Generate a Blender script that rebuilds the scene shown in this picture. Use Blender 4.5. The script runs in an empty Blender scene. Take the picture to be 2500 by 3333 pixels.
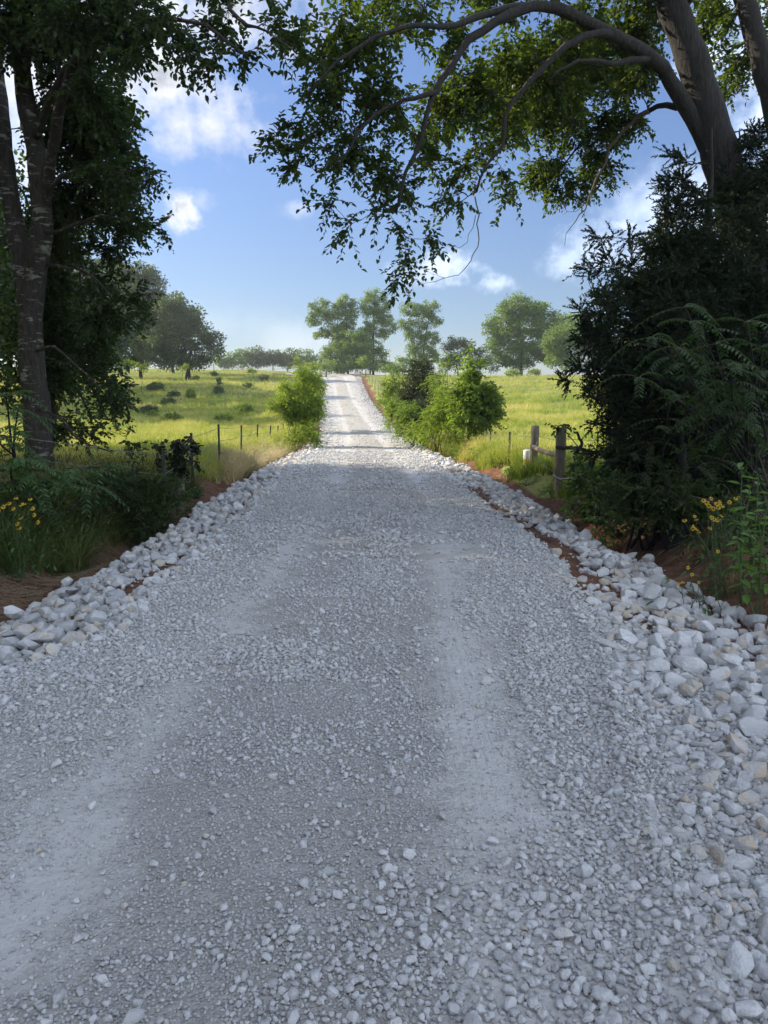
import bpy, bmesh, math, random
import numpy as np
from mathutils import Vector, Euler
C = bpy.context.scene
COL = C.collection
R = math.radians
rng = np.random.default_rng(7)
random.seed(7)

# ------------------------------------------------------------------ camera, light, exposure
EYE = 1.70
FPX = 2505.0
PITCH = math.atan((1666.5-1300)/FPX)
cam_d = bpy.data.cameras.new('camera'); cam = bpy.data.objects.new('camera', cam_d); COL.objects.link(cam)
cam_d.sensor_fit = 'HORIZONTAL'; cam_d.sensor_width = 36.0; cam_d.lens = 36.0*FPX/2500.0
cam_d.clip_start = 0.05; cam_d.clip_end = 4000
cam.location = (0, 0, EYE); cam.rotation_euler = (math.pi/2-PITCH, 0, 0)
C.camera = cam
SUN_AZ, SUN_EL = R(66), R(27)          # azimuth to the left of the viewing direction, elevation
SDIR = np.array([-math.sin(SUN_AZ)*math.cos(SUN_EL), math.cos(SUN_AZ)*math.cos(SUN_EL), math.sin(SUN_EL)])
sd = bpy.data.lights.new('sun', 'SUN'); sun = bpy.data.objects.new('sun', sd); COL.objects.link(sun)
sd.energy = 3.7; sd.angle = R(0.55); sd.color = (1.0, 0.87, 0.68)
sun.rotation_euler = Vector(SDIR).to_track_quat('Z', 'Y').to_euler()
C.view_settings.view_transform = 'Standard'; C.view_settings.look = 'None'
C.view_settings.exposure = 1.48; C.view_settings.gamma = 1.0; C.view_settings.use_curve_mapping = False
HAZE = 0.0004
SKY_STRENGTH = 0.10

def fwd(px, py):
    a = (px-1250)/FPX; b = (1666.5-py)/FPX
    Y = math.cos(PITCH)+b*math.sin(PITCH); Z = -math.sin(PITCH)+b*math.cos(PITCH)
    return a/Y, Z/Y
def at(px, py, Y):
    a, z = fwd(px, py)
    return np.array([a*Y, Y, EYE+z*Y])

# ------------------------------------------------------------------ node helpers
class N:
    def __init__(s, tree): s.t = tree
    def __call__(s, kind, ins=None, **props):
        n = s.t.nodes.new(kind)
        for k, v in props.items(): setattr(n, k, v)
        for k, v in (ins or {}).items():
            sock = n.inputs[k]
            if isinstance(v, bpy.types.NodeSocket): s.t.links.new(v, sock)
            else: sock.default_value = v
        return n
    def math(s, op, a, b=0.0, c=None, clamp=False):
        ins = {0: a, 1: b}
        if c is not None: ins[2] = c
        n = s('ShaderNodeMath', ins, operation=op, use_clamp=clamp); return n.outputs[0]
    def mix(s, f, a, b, kind='RGBA', blend='MIX'):
        n = s.t.nodes.new('ShaderNodeMix'); n.data_type = kind
        if kind == 'RGBA': n.blend_type = blend; i = (0, 6, 7); o = 2
        else: i = (0, 2, 3); o = 0
        for k, v in zip(i, (f, a, b)):
            if isinstance(v, bpy.types.NodeSocket): s.t.links.new(v, n.inputs[k])
            else: n.inputs[k].default_value = v
        return n.outputs[o]
    def ramp(s, f, stops, interp='LINEAR'):
        n = s.t.nodes.new('ShaderNodeValToRGB'); s.t.links.new(f, n.inputs[0])
        n.color_ramp.interpolation = interp
        e = n.color_ramp.elements
        while len(e) < len(stops): e.new(0.5)
        for el, (p, c) in zip(e, stops):
            el.position = p; el.color = (*c, 1) if len(c) == 3 else c
        return n.outputs[0]
    def smooth(s, x, lo, hi):
        n = s('ShaderNodeMapRange', {'Value': x, 'From Min': lo, 'From Max': hi, 'To Min': 0.0, 'To Max': 1.0}, interpolation_type='SMOOTHSTEP')
        return n.outputs[0]
def c4(c): return (*c, 1)

# ------------------------------------------------------------------ world: sky and clouds
W_ = bpy.data.worlds.new('World'); C.world = W_; W_.use_nodes = True
wt = W_.node_tree; wt.nodes.clear(); n = N(wt)
sky = n('ShaderNodeTexSky', sky_type='NISHITA', sun_disc=False, sun_elevation=SUN_EL, sun_rotation=-SUN_AZ,
        altitude=200.0, air_density=1.0, dust_density=0.4, ozone_density=1.6)
tc = n('ShaderNodeTexCoord').outputs['Generated']
sep = n('ShaderNodeSeparateXYZ', {0: tc})
dx, dy, dz = sep.outputs
yc = n.math('MAXIMUM', dy, 0.02)
gx = n.math('DIVIDE', dx, yc); gz = n.math('DIVIDE', dz, yc)
warp = n('ShaderNodeTexNoise', {'Vector': tc, 'Scale': 8.0, 'Detail': 6.0, 'Roughness': 0.5}).outputs[0]
fine = n('ShaderNodeTexNoise', {'Vector': tc, 'Scale': 22.0, 'Detail': 6.0, 'Roughness': 0.6}).outputs[0]
tiny = n('ShaderNodeTexNoise', {'Vector': tc, 'Scale': 55.0, 'Detail': 6.0, 'Roughness': 0.62}).outputs[0]
total = None
CLOUDS = [(540, 255, 280, 215, 1.0), (690, 60, 330, 150, 1.0), (330, 60, 300, 200, 1.0), (590, 390, 160, 120, .9), (150, 380, 230, 330, 1.0), (585, 682, 58, 62, .95), (650, 655, 60, 30, .3),
          (1450, 868, 100, 48, .48), (1385, 890, 90, 40, .35), (1850, 850, 95, 56, .26), (1950, 800, 120, 80, .25), (2040, 735, 60, 26, .35),
          (978, 678, 60, 30, .3), (970, 1110, 130, 70, .25), (1620, 925, 60, 28, .35), (700, 1060, 260, 60, .12), (2300, 700, 300, 200, .3), (1100, -400, 500, 200, .8), (2700, 100, 400, 300, .6)]
for (px, py, rx, ry, st) in CLOUDS:
    cx, cz = fwd(px, py)
    ex = n.math('DIVIDE', n.math('SUBTRACT', gx, cx), rx/FPX*1.15)
    ez = n.math('DIVIDE', n.math('SUBTRACT', gz, cz), ry/FPX*1.15)
    d = n.math('SQRT', n.math('ADD', n.math('MULTIPLY', ex, ex), n.math('MULTIPLY', ez, ez)))
    if rx > 120: d = n.math('ADD', d, n.math('MULTIPLY', n.math('SUBTRACT', warp, 0.5), 2.4))
    d = n.math('ADD', d, n.math('MULTIPLY', n.math('SUBTRACT', fine, 0.5), 1.3))
    d = n.math('ADD', d, n.math('MULTIPLY', n.math('SUBTRACT', tiny, 0.5), 0.55 if rx > 120 else 1.9))
    m = n.math('MULTIPLY', n.smooth(d, 1.15, 0.15 if rx > 120 else 0.05), st)
    total = m if total is None else n.math('MAXIMUM', total, m)
infront = n.smooth(dy, 0.03, 0.15)
total = n.math('MULTIPLY', total, infront)
# unseen cloud cover overhead and behind, added to brighten the shaded foreground
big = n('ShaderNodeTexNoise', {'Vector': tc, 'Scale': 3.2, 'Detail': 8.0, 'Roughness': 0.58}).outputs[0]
fill_cloud = n.math('MULTIPLY', n.smooth(big, 0.44, 0.56), n.smooth(dy, 0.62, 0.30))
total = n.math('MAXIMUM', total, n.math('MULTIPLY', fill_cloud, n.smooth(dz, 0.0, 0.12)))
# thick cloud greyer in its middle, brightened away from the sun as fill light
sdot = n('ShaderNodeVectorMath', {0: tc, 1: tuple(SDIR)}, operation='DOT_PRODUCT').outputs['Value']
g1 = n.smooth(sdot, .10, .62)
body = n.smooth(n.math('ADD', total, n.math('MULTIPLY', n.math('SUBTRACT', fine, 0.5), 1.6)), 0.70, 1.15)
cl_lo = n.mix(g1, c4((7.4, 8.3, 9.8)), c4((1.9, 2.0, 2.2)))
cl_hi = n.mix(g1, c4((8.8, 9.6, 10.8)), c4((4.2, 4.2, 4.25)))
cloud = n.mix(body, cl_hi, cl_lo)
skyt = n.mix(1.0, sky.outputs[0], n.mix(n.smooth(dz, -.05, .40), c4((.31, .335, .40)), c4((.43, .485, .62))), blend='MULTIPLY')
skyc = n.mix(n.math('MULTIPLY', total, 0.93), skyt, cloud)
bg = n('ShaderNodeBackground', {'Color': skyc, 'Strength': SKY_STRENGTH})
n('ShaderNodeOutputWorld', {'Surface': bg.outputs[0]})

# ------------------------------------------------------------------ materials
def mat(name):
    m = bpy.data.materials.new(name); m.use_nodes = True; m.node_tree.nodes.clear(); return m, N(m.node_tree)
def out(n, sh, disp=None):
    o = n('ShaderNodeOutputMaterial', {'Surface': sh})
def principled(n, **k):
    ins = {}
    for a, v in k.items(): ins[a.replace('_', ' ')] = v
    return n('ShaderNodeBsdfPrincipled', ins).outputs[0]
def bump(n, h, strength, dist): return n('ShaderNodeBump', {'Height': h, 'Strength': strength, 'Distance': dist}).outputs[0]

def leaf_mat(name, dark, light, trans=(.20, .30, .03), tfac=.38, gloss=.35, attr='tint'):
    m, n = mat(name)
    t = n('ShaderNodeAttribute', attribute_name=attr).outputs['Fac']
    col = n.mix(t, c4(dark), c4(light))
    tcol = n.mix(t, c4(trans), c4(tuple(min(1, x*1.35) for x in trans)))
    d = principled(n, Base_Color=col, Roughness=.5, Specular_IOR_Level=gloss)
    tr = n('ShaderNodeBsdfTranslucent', {'Color': tcol}).outputs[0]
    out(n, n('ShaderNodeMixShader', {0: tfac, 1: d, 2: tr}).outputs[0])
    return m
def inst_leaf_mat(name, cols, trans, tfac=.35, rough=.6):
    m, n = mat(name)
    r = n('ShaderNodeObjectInfo').outputs['Random']
    pos = n('ShaderNodeNewGeometry').outputs['Position']
    pn = n('ShaderNodeTexNoise', {'Vector': pos, 'Scale': .22, 'Detail': 4.0}).outputs[0]
    f = n.math('ADD', n.math('MULTIPLY', r, .55), n.math('MULTIPLY', n.math('SUBTRACT', pn, .5), 2.6)); f = n.math('ADD', f, .24, clamp=True)
    col = n.ramp(f, [(i/(len(cols)-1), c) for i, c in enumerate(cols)])
    d = principled(n, Base_Color=col, Roughness=rough, Specular_IOR_Level=.25)
    tr = n('ShaderNodeBsdfTranslucent', {'Color': n.mix(1.0, col, c4(trans), blend='MULTIPLY')}).outputs[0]
    out(n, n('ShaderNodeMixShader', {0: tfac, 1: d, 2: tr}).outputs[0])
    return m
def bark_mat(name, a, b, lichen=None, scale=6.0):
    m, n = mat(name)
    pos = n('ShaderNodeNewGeometry').outputs['Position']
    mp = n('ShaderNodeMapping', {'Vector': pos, 'Scale': (scale*2.2, scale*2.2, scale*.45)}).outputs[0]
    fur = n('ShaderNodeTexNoise', {'Vector': mp, 'Scale': 2.0, 'Detail': 6.0, 'Roughness': .6}).outputs[0]
    f2 = n('ShaderNodeTexNoise', {'Vector': pos, 'Scale': 3.0, 'Detail': 5.0}).outputs[0]
    col = n.ramp(fur, [(.35, a), (.62, b)])
    col = n.mix(n.math('MULTIPLY', f2, .5), col, c4(tuple(x*.6 for x in a)))
    h = fur
    if lichen:
        mp2 = n('ShaderNodeMapping', {'Vector': pos, 'Scale': (4.5, 4.5, 19.0)}).outputs[0]
        l = n('ShaderNodeTexNoise', {'Vector': mp2, 'Scale': 1.0, 'Detail': 4.0, 'Roughness': .55, 'Distortion': .6}).outputs[0]
        zz = n('ShaderNodeSeparateXYZ', {0: pos}).outputs[2]
        lim = n.math('MULTIPLY', n.smooth(l, .55, .60), n.smooth(f2, .40, .58))
        col = n.mix(n.math('MULTIPLY', lim, .85), col, c4(lichen))
    out(n, principled(n, Base_Color=col, Roughness=.9, Normal=bump(n, h, .9, .03)))
    return m
def rock_mat(name, dark=(.36, .365, .365), light=(.72, .72, .71), tan=(.56, .47, .35), scale=14.0, inst=True, tanshare=.26):
    m, n = mat(name)
    r = n('ShaderNodeObjectInfo').outputs['Random']
    pos = n('ShaderNodeTexCoord').outputs['Object']
    off = n('ShaderNodeVectorMath', {0: pos, 1: n('ShaderNodeCombineXYZ', {0: n.math('MULTIPLY', r, 37.0), 1: n.math('MULTIPLY', r, 91.0)}).outputs[0]}, operation='ADD').outputs[0]
    a = n('ShaderNodeTexNoise', {'Vector': off, 'Scale': 1.6, 'Detail': 7.0, 'Roughness': .65}).outputs[0]
    b = n('ShaderNodeTexNoise', {'Vector': off, 'Scale': 7.0, 'Detail': 5.0, 'Roughness': .7}).outputs[0]
    f = n.math('ADD', n.math('MULTIPLY', a, .9), n.math('MULTIPLY', n.math('SUBTRACT', r, .5), .75)); f = n.math('ADD', f, .08, clamp=True)
    col = n.mix(f, c4(dark), c4(light))
    r2 = n.math('FRACT', n.math('MULTIPLY', r, 17.31))
    istan = n.math('LESS_THAN', r2, tanshare)
    patch = n.smooth(a, .42, .62)
    col = n.mix(n.math('MULTIPLY', istan, patch), col, c4(tan))
    col = n.mix(n.math('MULTIPLY', n.smooth(b, .60, .72), .35), col, c4((.20, .19, .18)))
    out(n, principled(n, Base_Color=col, Roughness=.85, Specular_IOR_Level=.3, Normal=bump(n, n.math('ADD', a, n.math('MULTIPLY', b, .4)), .55, .12)))
    return m
def plain(name, col, rough=.7, metal=0.0, var=.25, scale=20.0):
    m, n = mat(name)
    pos = n('ShaderNodeNewGeometry').outputs['Position']
    a = n('ShaderNodeTexNoise', {'Vector': pos, 'Scale': scale, 'Detail': 5.0}).outputs[0]
    c = n.mix(a, c4(tuple(x*(1-var) for x in col)), c4(tuple(min(1, x*(1+var)) for x in col)))
    out(n, principled(n, Base_Color=c, Roughness=rough, Metallic=metal, Normal=bump(n, a, .2, .01)))
    return m

# ------------------------------------------------------------------ object helpers
def tag(o, label=None, cat=None, group=None, kind=None):
    if label: o['label'] = label
    if cat: o['category'] = cat
    if group: o['group'] = group
    if kind: o['kind'] = kind
    return o
def empty(name, loc=(0, 0, 0), rz=0.0):
    o = bpy.data.objects.new(name, None); o.empty_display_size = .3
    o.location = tuple(float(v) for v in loc); o.rotation_euler = (0, 0, rz); COL.objects.link(o); return o
def mesh_data(name, V, F, mat=None, tint=None, smooth=False, mats=None, midx=None):
    V = np.asarray(V, np.float32); F = np.asarray(F, np.int32)
    me = bpy.data.meshes.new(name)
    k = F.shape[1] if len(F) else 3
    me.vertices.add(len(V)); me.vertices.foreach_set('co', V.ravel())
    me.loops.add(F.size); me.loops.foreach_set('vertex_index', F.ravel())
    me.polygons.add(len(F)); me.polygons.foreach_set('loop_start', np.arange(0, F.size, k, dtype=np.int32))
    if smooth: me.polygons.foreach_set('use_smooth', np.ones(len(F), bool))
    if mats:
        for m in mats: me.materials.append(m)
        if midx is not None: me.polygons.foreach_set('material_index', np.asarray(midx, np.int32))
    elif mat: me.materials.append(mat)
    if tint is not None:
        a = me.attributes.new('tint', 'FLOAT', 'FACE'); a.data.foreach_set('value', np.asarray(tint, np.float32))
    me.update(calc_edges=True)
    return me
def obj(name, me, parent=None, loc=(0, 0, 0)):
    o = bpy.data.objects.new(name, me); COL.objects.link(o)
    if parent is not None: o.parent = parent
    o.location = tuple(float(v) for v in loc)
    return o
class Geo:
    def __init__(s): s.V = []; s.F = []; s.T = []; s.M = []; s.n = 0
    def add(s, V, F, tint=None, midx=0):
        V = np.asarray(V, float).reshape(-1, 3); F = np.asarray(F, np.int64).reshape(-1, 3)
        s.V.append(V); s.F.append(F+s.n); s.n += len(V)
        s.T.append(np.zeros(len(F)) if tint is None else np.asarray(tint, float))
        s.M.append(np.full(len(F), midx))
        return s
    def build(s, name, mat=None, parent=None, origin=(0, 0, 0), smooth=False, mats=None):
        if not s.V: return None
        V = np.concatenate(s.V)-np.asarray(origin, float); F = np.concatenate(s.F)
        me = mesh_data(name, V, F, mat, np.concatenate(s.T), smooth, mats, np.concatenate(s.M) if mats else None)
        return obj(name, me, parent)
def norm(v): return v/np.maximum(np.linalg.norm(v, axis=-1, keepdims=True), 1e-9)

def tubes(P, Rr, k=5, cap=False):
    """P (n,m,3) Rr (n,m) -> verts, tris"""
    P = np.asarray(P, float); Rr = np.asarray(Rr, float)
    if P.ndim == 2: P = P[None]; Rr = Rr[None]
    nn, m, _ = P.shape
    T = np.empty_like(P); T[:, 1:-1] = P[:, 2:]-P[:, :-2]; T[:, 0] = P[:, 1]-P[:, 0]; T[:, -1] = P[:, -1]-P[:, -2]
    T = norm(T)
    ov = np.abs(norm(P[:, -1]-P[:, 0]))
    ref = np.eye(3)[np.argmin(ov, axis=1)][:, None, :]
    A = norm(np.cross(T, ref)); B = np.cross(T, A)
    th = np.linspace(0, 2*math.pi, k, endpoint=False)
    ring = P[:, :, None, :] + Rr[:, :, None, None]*(np.cos(th)[None, None, :, None]*A[:, :, None, :]+np.sin(th)[None, None, :, None]*B[:, :, None, :])
    V = ring.reshape(-1, 3)
    i = np.arange(nn)[:, None, None]*m*k + np.arange(m-1)[None, :, None]*k + np.arange(k)[None, None, :]
    j = np.arange(nn)[:, None, None]*m*k + np.arange(m-1)[None, :, None]*k + (np.arange(k)[None, None, :]+1) % k
    a, b, c, d = i.ravel(), j.ravel(), (j+k).ravel(), (i+k).ravel()
    F = np.concatenate([np.stack([a, b, c], 1), np.stack([a, c, d], 1)])
    if cap:
        base = len(V); V = np.concatenate([V, P[:, 0], P[:, -1]])
        q = np.arange(k); q2 = (q+1) % k
        for t in range(nn):
            o = t*m*k
            F = np.concatenate([F, np.stack([o+q2, o+q, np.full(k, base+t)], 1), np.stack([o+(m-1)*k+q, o+(m-1)*k+q2, np.full(k, base+nn+t)], 1)])
    return V, F
def spline(pts, m):
    pts = np.asarray(pts, float); n_ = len(pts)
    d = np.r_[0, np.cumsum(np.linalg.norm(np.diff(pts[:, :3], axis=0), axis=1))]
    t = np.linspace(0, d[-1], m)
    tan = np.gradient(pts, d, axis=0)
    i = np.clip(np.searchsorted(d, t, side='right')-1, 0, n_-2)
    h = (d[i+1]-d[i])[:, None]; u = ((t-d[i])/(d[i+1]-d[i]))[:, None]
    return (2*u**3-3*u**2+1)*pts[i]+(u**3-2*u**2+u)*h*tan[i]+(-2*u**3+3*u**2)*pts[i+1]+(u**3-u**2)*h*tan[i+1]

def leaves(P, D, Nn, L, Wd, kind=2, fold=.18, droop=.12):
    P = np.asarray(P, float); D = norm(D); S = norm(np.cross(D, Nn)); U = np.cross(S, D)
    L = L[:, None]; Wd = Wd[:, None]; n_ = len(P)
    if kind == 2:
        c = P+D*.42*L
        V = np.stack([P, c+S*.5*Wd+U*fold*Wd, P+D*L-U*droop*L, c-S*.5*Wd+U*fold*Wd], 1)
        f = np.array([[0, 1, 2], [0, 2, 3]])
    elif kind == 1:      # thin single triangle
        V = np.stack([P-S*.5*Wd, P+S*.5*Wd, P+D*L], 1); f = np.array([[0, 1, 2]])
    else:
        c1 = P+D*.28*L; c2 = P+D*.66*L-U*droop*.4*L
        V = np.stack([P, c1+S*.46*Wd+U*fold*Wd, c2+S*.40*Wd+U*fold*Wd, P+D*L-U*droop*L, c2-S*.40*Wd+U*fold*Wd, c1-S*.46*Wd+U*fold*Wd], 1)
        f = np.array([[0, 1, 2], [0, 2, 3], [0, 3, 4], [0, 4, 5]])
    k = V.shape[1]
    F = (np.arange(n_)*k)[:, None, None]+f[None]
    return V.reshape(-1, 3), F.reshape(-1, 3), len(f)
def rdir(n_, zs=1.0):
    v = rng.normal(size=(n_, 3)); v[:, 2] *= zs; return norm(v)

# ------------------------------------------------------------------ terrain
_yk = np.array([-40, 0, 15, 22, 30, 38, 46, 54, 62, 72, 82, 98, 115, 122, 132, 150, 180, 260, 900.])
_hk = np.array([0, 0, 0, -.04, -.26, -.36, -.22, .12, .52, 1.08, 1.75, 3.1, 4.62, 5.1, 5.75, 6.6, 7.4, 7.6, 5.])
_yt = np.linspace(-40, 900, 3761)
_ht = np.interp(_yt, _yk, _hk); _k = np.exp(-np.linspace(-2, 2, 25)**2); _k /= _k.sum()
_ht = np.convolve(np.pad(_ht, 12, mode='edge'), _k, mode='valid')
def prof(y): return np.interp(y, _yt, _ht)
_ey = np.array([-40, 0, 2.0, 2.8, 4, 5.3, 7.1, 8.5, 12.2, 20, 28, 38, 46, 52, 60, 70, 82, 115, 122, 130, 200])
_eL = np.array([-3.3, -3.3, -3.3, -3.2, -2.85, -2.0, -2.0, -1.95, -2.0, -2.26, -2.4, -2.75, -3.05, -3.5, -4.15, -5.0, -6.1, -8.9, -9.9, -12.5, -40])
_eR = np.array([.9, .9, .95, 1.05, 1.3, 1.5, 1.62, 1.72, 1.55, 1.25, 1.0, .85, .25, -.15, -.8, -1.45, -2.3, -4.2, -4.4, -5.2, -12])
def eL(y): return np.interp(y, _ey, _eL)
def eR(y): return np.interp(y, _ey, _eR)
def wob(x, y):
    return (np.sin(x*.9+y*.37+1.3)*np.sin(y*.71-x*.21)+.6*np.sin(x*2.3-y*1.7+.4)*np.sin(x*1.1+y*2.9))
_lu = np.array([-1, 0, .3, .9, 1.3, 1.6, 2.0, 2.7, 4, 9, 2000]); _lz = np.array([0, -.02, -.06, -.15, -.24, -.20, .04, .14, .08, .02, .0])
_ru = np.array([-1, 0, .3, .9, 1.25, 1.55, 1.9, 2.5, 4, 9, 2000]); _rz = np.array([0, -.02, -.05, -.12, -.20, -.14, .10, .22, .15, .05, .0])
def height(x, y):
    x = np.asarray(x, float); y = np.asarray(y, float)
    uL = eL(y)-x; uR = x-eR(y)
    z = prof(y).copy()
    fade = np.interp(y, [-40, 70, 110, 125], [1, 1, .6, .1])
    z = z+fade*np.where(uL > 0, np.interp(uL, _lu, _lz), 0)+fade*np.where(uR > 0, np.interp(uR, _ru, _rz), 0)
    dip = np.exp(-((y-10.4)/1.5)**2)
    z = z-dip*.42*(np.exp(-((uL-1.75)/.42)**2)+np.exp(-((uR-1.75)/.5)**2))
    # the left field keeps climbing to a fence line, the right one levels off
    z = z+np.interp(-x, [0, 8, 30], [0, 0, 1])*np.interp(y, [110, 130, 180, 260, 900], [0, -.5, 1.15, .6, 0])
    z = z+np.interp(x, [-4, 8], [0, 1])*np.interp(y, [110, 132, 160, 200, 900], [0, -.15, -1.6, -2.2, 0])
    z = z-.05*np.clip(-np.maximum(uL, uR)/.15, 0, 1)
    off = np.clip((np.maximum(uL, uR)-2)/6, 0, 1)
    z = z+off*(.10*wob(x*.25, y*.22)+.03*wob(x*1.1+3, y*.9))*np.interp(y, [0, 20, 60], [.4, 1, 2.2])
    near = np.clip((np.maximum(uL, uR)+.1)/.4, 0, 1)*np.interp(y, [0, 30, 60], [1, 1, 0])
    z = z+near*.022*wob(x*5.3, y*4.7)
    return z
def H(x, y): return float(height(np.array([x]), np.array([y]))[0])
def ext(y): return np.interp(y, [0, 4.0, 6.5], [2.2, 1.7, 0.12])
def clayness(x, y):
    uL = eL(y)-x; uR = x-eR(y)
    edgeL = 2.15+.35*np.sin(y*.9)+.2*np.sin(y*2.3+1); edgeR = 2.5+.5*np.sin(y*.55+2)
    edgeL = edgeL*np.interp(y, [0, 6, 14, 20, 30], [1.25, 1.2, 1.1, .95, .85]); edgeR = edgeR*np.interp(y, [0, 7, 9.5, 13, 30], [1.7, 1.45, .9, .75, .7])
    a = np.clip((edgeL-uL)/.3, 0, 1)*(uL > -.5); b = np.clip((edgeR-uR)/.3, 0, 1)*(uR > -.5)
    b = b*np.clip((uR-ext(y))/.25, 0, 1)*1.0+b*(y > 6.5)*0
    return np.where(x < 0.5*(eL(y)+eR(y)), a, np.maximum(b, ((uR > -.5) & (uR < 1.5) & (y > 5.5))*1.0))

def grid_mesh(xs, ys, zf, name, mat, extra=None):
    X, Y = np.meshgrid(xs, ys); Z = zf(X.ravel(), Y.ravel())
    V = np.stack([X.ravel(), Y.ravel(), Z], 1)
    nx, ny = len(xs), len(ys)
    i = (np.arange(ny-1)[:, None]*nx+np.arange(nx-1)[None]).ravel()
    F = np.stack([i, i+1, i+nx+1, i+nx], 1)
    me = mesh_data(name, V, F, mat, None, True)
    for an, fn in (extra or {}).items():
        a = me.attributes.new(an, 'FLOAT', 'POINT'); a.data.foreach_set('value', fn(V[:, 0], V[:, 1]).astype(np.float32))
    return obj(name, me)
# ground material: red clay, leaf litter and the turf under the grass
m_ground, n = mat('ground_soil_and_turf')
pos = n('ShaderNodeNewGeometry').outputs['Position']
clay = n('ShaderNodeAttribute', attribute_name='clay').outputs['Fac']
n1 = n('ShaderNodeTexNoise', {'Vector': pos, 'Scale': .35, 'Detail': 6.0, 'Roughness': .6}).outputs[0]
n2 = n('ShaderNodeTexNoise', {'Vector': pos, 'Scale': 5.0, 'Detail': 8.0, 'Roughness': .65}).outputs[0]
n3 = n('ShaderNodeTexNoise', {'Vector': pos, 'Scale': 38.0, 'Detail': 5.0, 'Roughness': .7}).outputs[0]
mpg = n('ShaderNodeMapping', {'Vector': pos, 'Scale': (.5, 1.2, 1)}).outputs[0]
n4 = n('ShaderNodeTexNoise', {'Vector': mpg, 'Scale': .9, 'Detail': 7.0, 'Roughness': .7}).outputs[0]
grass = n.ramp(n1, [(.3, (.10, .15, .032)), (.48, (.19, .23, .05)), (.62, (.29, .28, .09))])
grass = n.mix(n.math('MULTIPLY', n.smooth(n4, .45, .72), .55), grass, c4((.055, .095, .022)))
soil = n.ramp(n2, [(.3, (.070, .038, .024)), (.52, (.17, .085, .050)), (.72, (.26, .16, .105))])
soil = n.mix(n.math('MULTIPLY', n.smooth(n3, .5, .7), .5), soil, c4((.13, .085, .055)))
f = n.smooth(n.math('ADD', clay, n.math('MULTIPLY', n.math('SUBTRACT', n2, .5), .9)), .35, .65)
colr = n.mix(f, grass, soil)
hh = n.math('ADD', n2, n.math('MULTIPLY', n3, .5))
out(n, principled(n, Base_Color=colr, Roughness=.95, Specular_IOR_Level=.15, Normal=bump(n, hh, .8, .06)))
xs = np.sinh(np.linspace(-5.2, 5.2, 251)*1.0)/np.sinh(5.2)*420-1.0
ys = [-14.0]
while ys[-1] < 800: ys.append(ys[-1]+max(.11, .0125*ys[-1]))
ground = grid_mesh(xs, np.array(ys), height, 'ground', m_ground, {'clay': clayness}); tag(ground, kind='structure')

# road: packed limestone fines with wheel tracks
def track(x, y):
    c = np.where(y < 20, np.interp(y, [0, 3, 5, 12, 20], [-.45, -.40, -.32, -.02, -.18]), .5*(eL(y)+eR(y))+.30*np.exp(-(y-20)/8))
    s = (x-c)
    w = np.exp(-((s-.80)/.26)**2)+np.exp(-((s+.80)/.30)**2)
    return w
def dust(x, y):
    c = np.where(y < 20, np.interp(y, [0, 3, 5, 12, 20], [-.45, -.40, -.32, -.02, -.18]), .5*(eL(y)+eR(y)))
    q = np.clip((np.abs(x-c)-.50)/.45, 0, 1)
    return .55*track(x, y)+.75*q*q*(3-2*q)
def lane(x, y): return x-(np.interp(y, [0, 3, 5, 12, 20], [-.45, -.40, -.32, -.02, -.18])+.78+.05*np.sin(y*.7))
def rzf(x, y):
    u = x-eR(y); z = _rzf(x, y)
    t = np.clip((u+.35)/.35, 0, 1)*(y < 7.2); zz = height(x, y)+.045-.07*np.clip((u-ext(y)+.25)/.25, 0, 1); return z*(1-t)+zz*t
def _rzf(x, y):
    c = .5*(eL(y)+eR(y)); hw = .5*(eR(y)-eL(y))
    s = np.abs(x-c)/(hw+.12*wob(x*2, y*1.7)*.8+.1)
    z = prof(y)+.035*(1-s**2)*1.0
    z = z-.05*np.clip(s-.95, 0, 1)*4
    z = z-.012*track(x, y)*np.interp(y, [0, 40], [1, 1.5])+.007*wob(x*2.7, y*2.1)+.004*wob(x*9, y*7)
    return z
m_road, n = mat('crushed_limestone_road')
pos = n('ShaderNodeNewGeometry').outputs['Position']
trk = n('ShaderNodeAttribute', attribute_name='track').outputs['Fac']
v1 = n('ShaderNodeTexVoronoi', {'Vector': pos, 'Scale': 55.0})
v2 = n('ShaderNodeTexVoronoi', {'Vector': pos, 'Scale': 120.0})
v3 = n('ShaderNodeTexVoronoi', {'Vector': pos, 'Scale': 26.0})
nb = n('ShaderNodeTexNoise', {'Vector': pos, 'Scale': 1.5, 'Detail': 8.0, 'Roughness': .72}).outputs[0]
nc = n('ShaderNodeTexNoise', {'Vector': pos, 'Scale': 170.0, 'Detail': 3.0, 'Roughness': .8}).outputs[0]
mpr = n('ShaderNodeMapping', {'Vector': pos, 'Scale': (2.4, .18, 1)}).outputs[0]
ns = n('ShaderNodeTexNoise', {'Vector': mpr, 'Scale': 1.6, 'Detail': 5.0}).outputs[0]
cell = n('ShaderNodeSeparateColor', {0: v1.outputs['Color']}).outputs[0]
cell2 = n('ShaderNodeSeparateColor', {0: v2.outputs['Color']}).outputs[1]
tone = n.math('ADD', n.math('MULTIPLY', cell, .30), n.math('MULTIPLY', cell2, .30))
tone = n.math('ADD', tone, n.math('MULTIPLY', nc, .3))
c_rock = n.mix(tone, c4((.30, .29, .265)), c4((.56, .545, .51)))
c_dust = n.mix(nc, c4((.50, .50, .495)), c4((.62, .62, .615)))
dustf = n.math('ADD', n.math('MULTIPLY', trk, .62), n.math('MULTIPLY', n.math('SUBTRACT', nb, .5), 2.4)); dustf = n.math('ADD', dustf, n.math('MULTIPLY', n.math('SUBTRACT', ns, .5), .9))
dustf = n.smooth(dustf, .05, .8)
colr = n.mix(n.math('MULTIPLY', dustf, .46), c_rock, c_dust)
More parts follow.
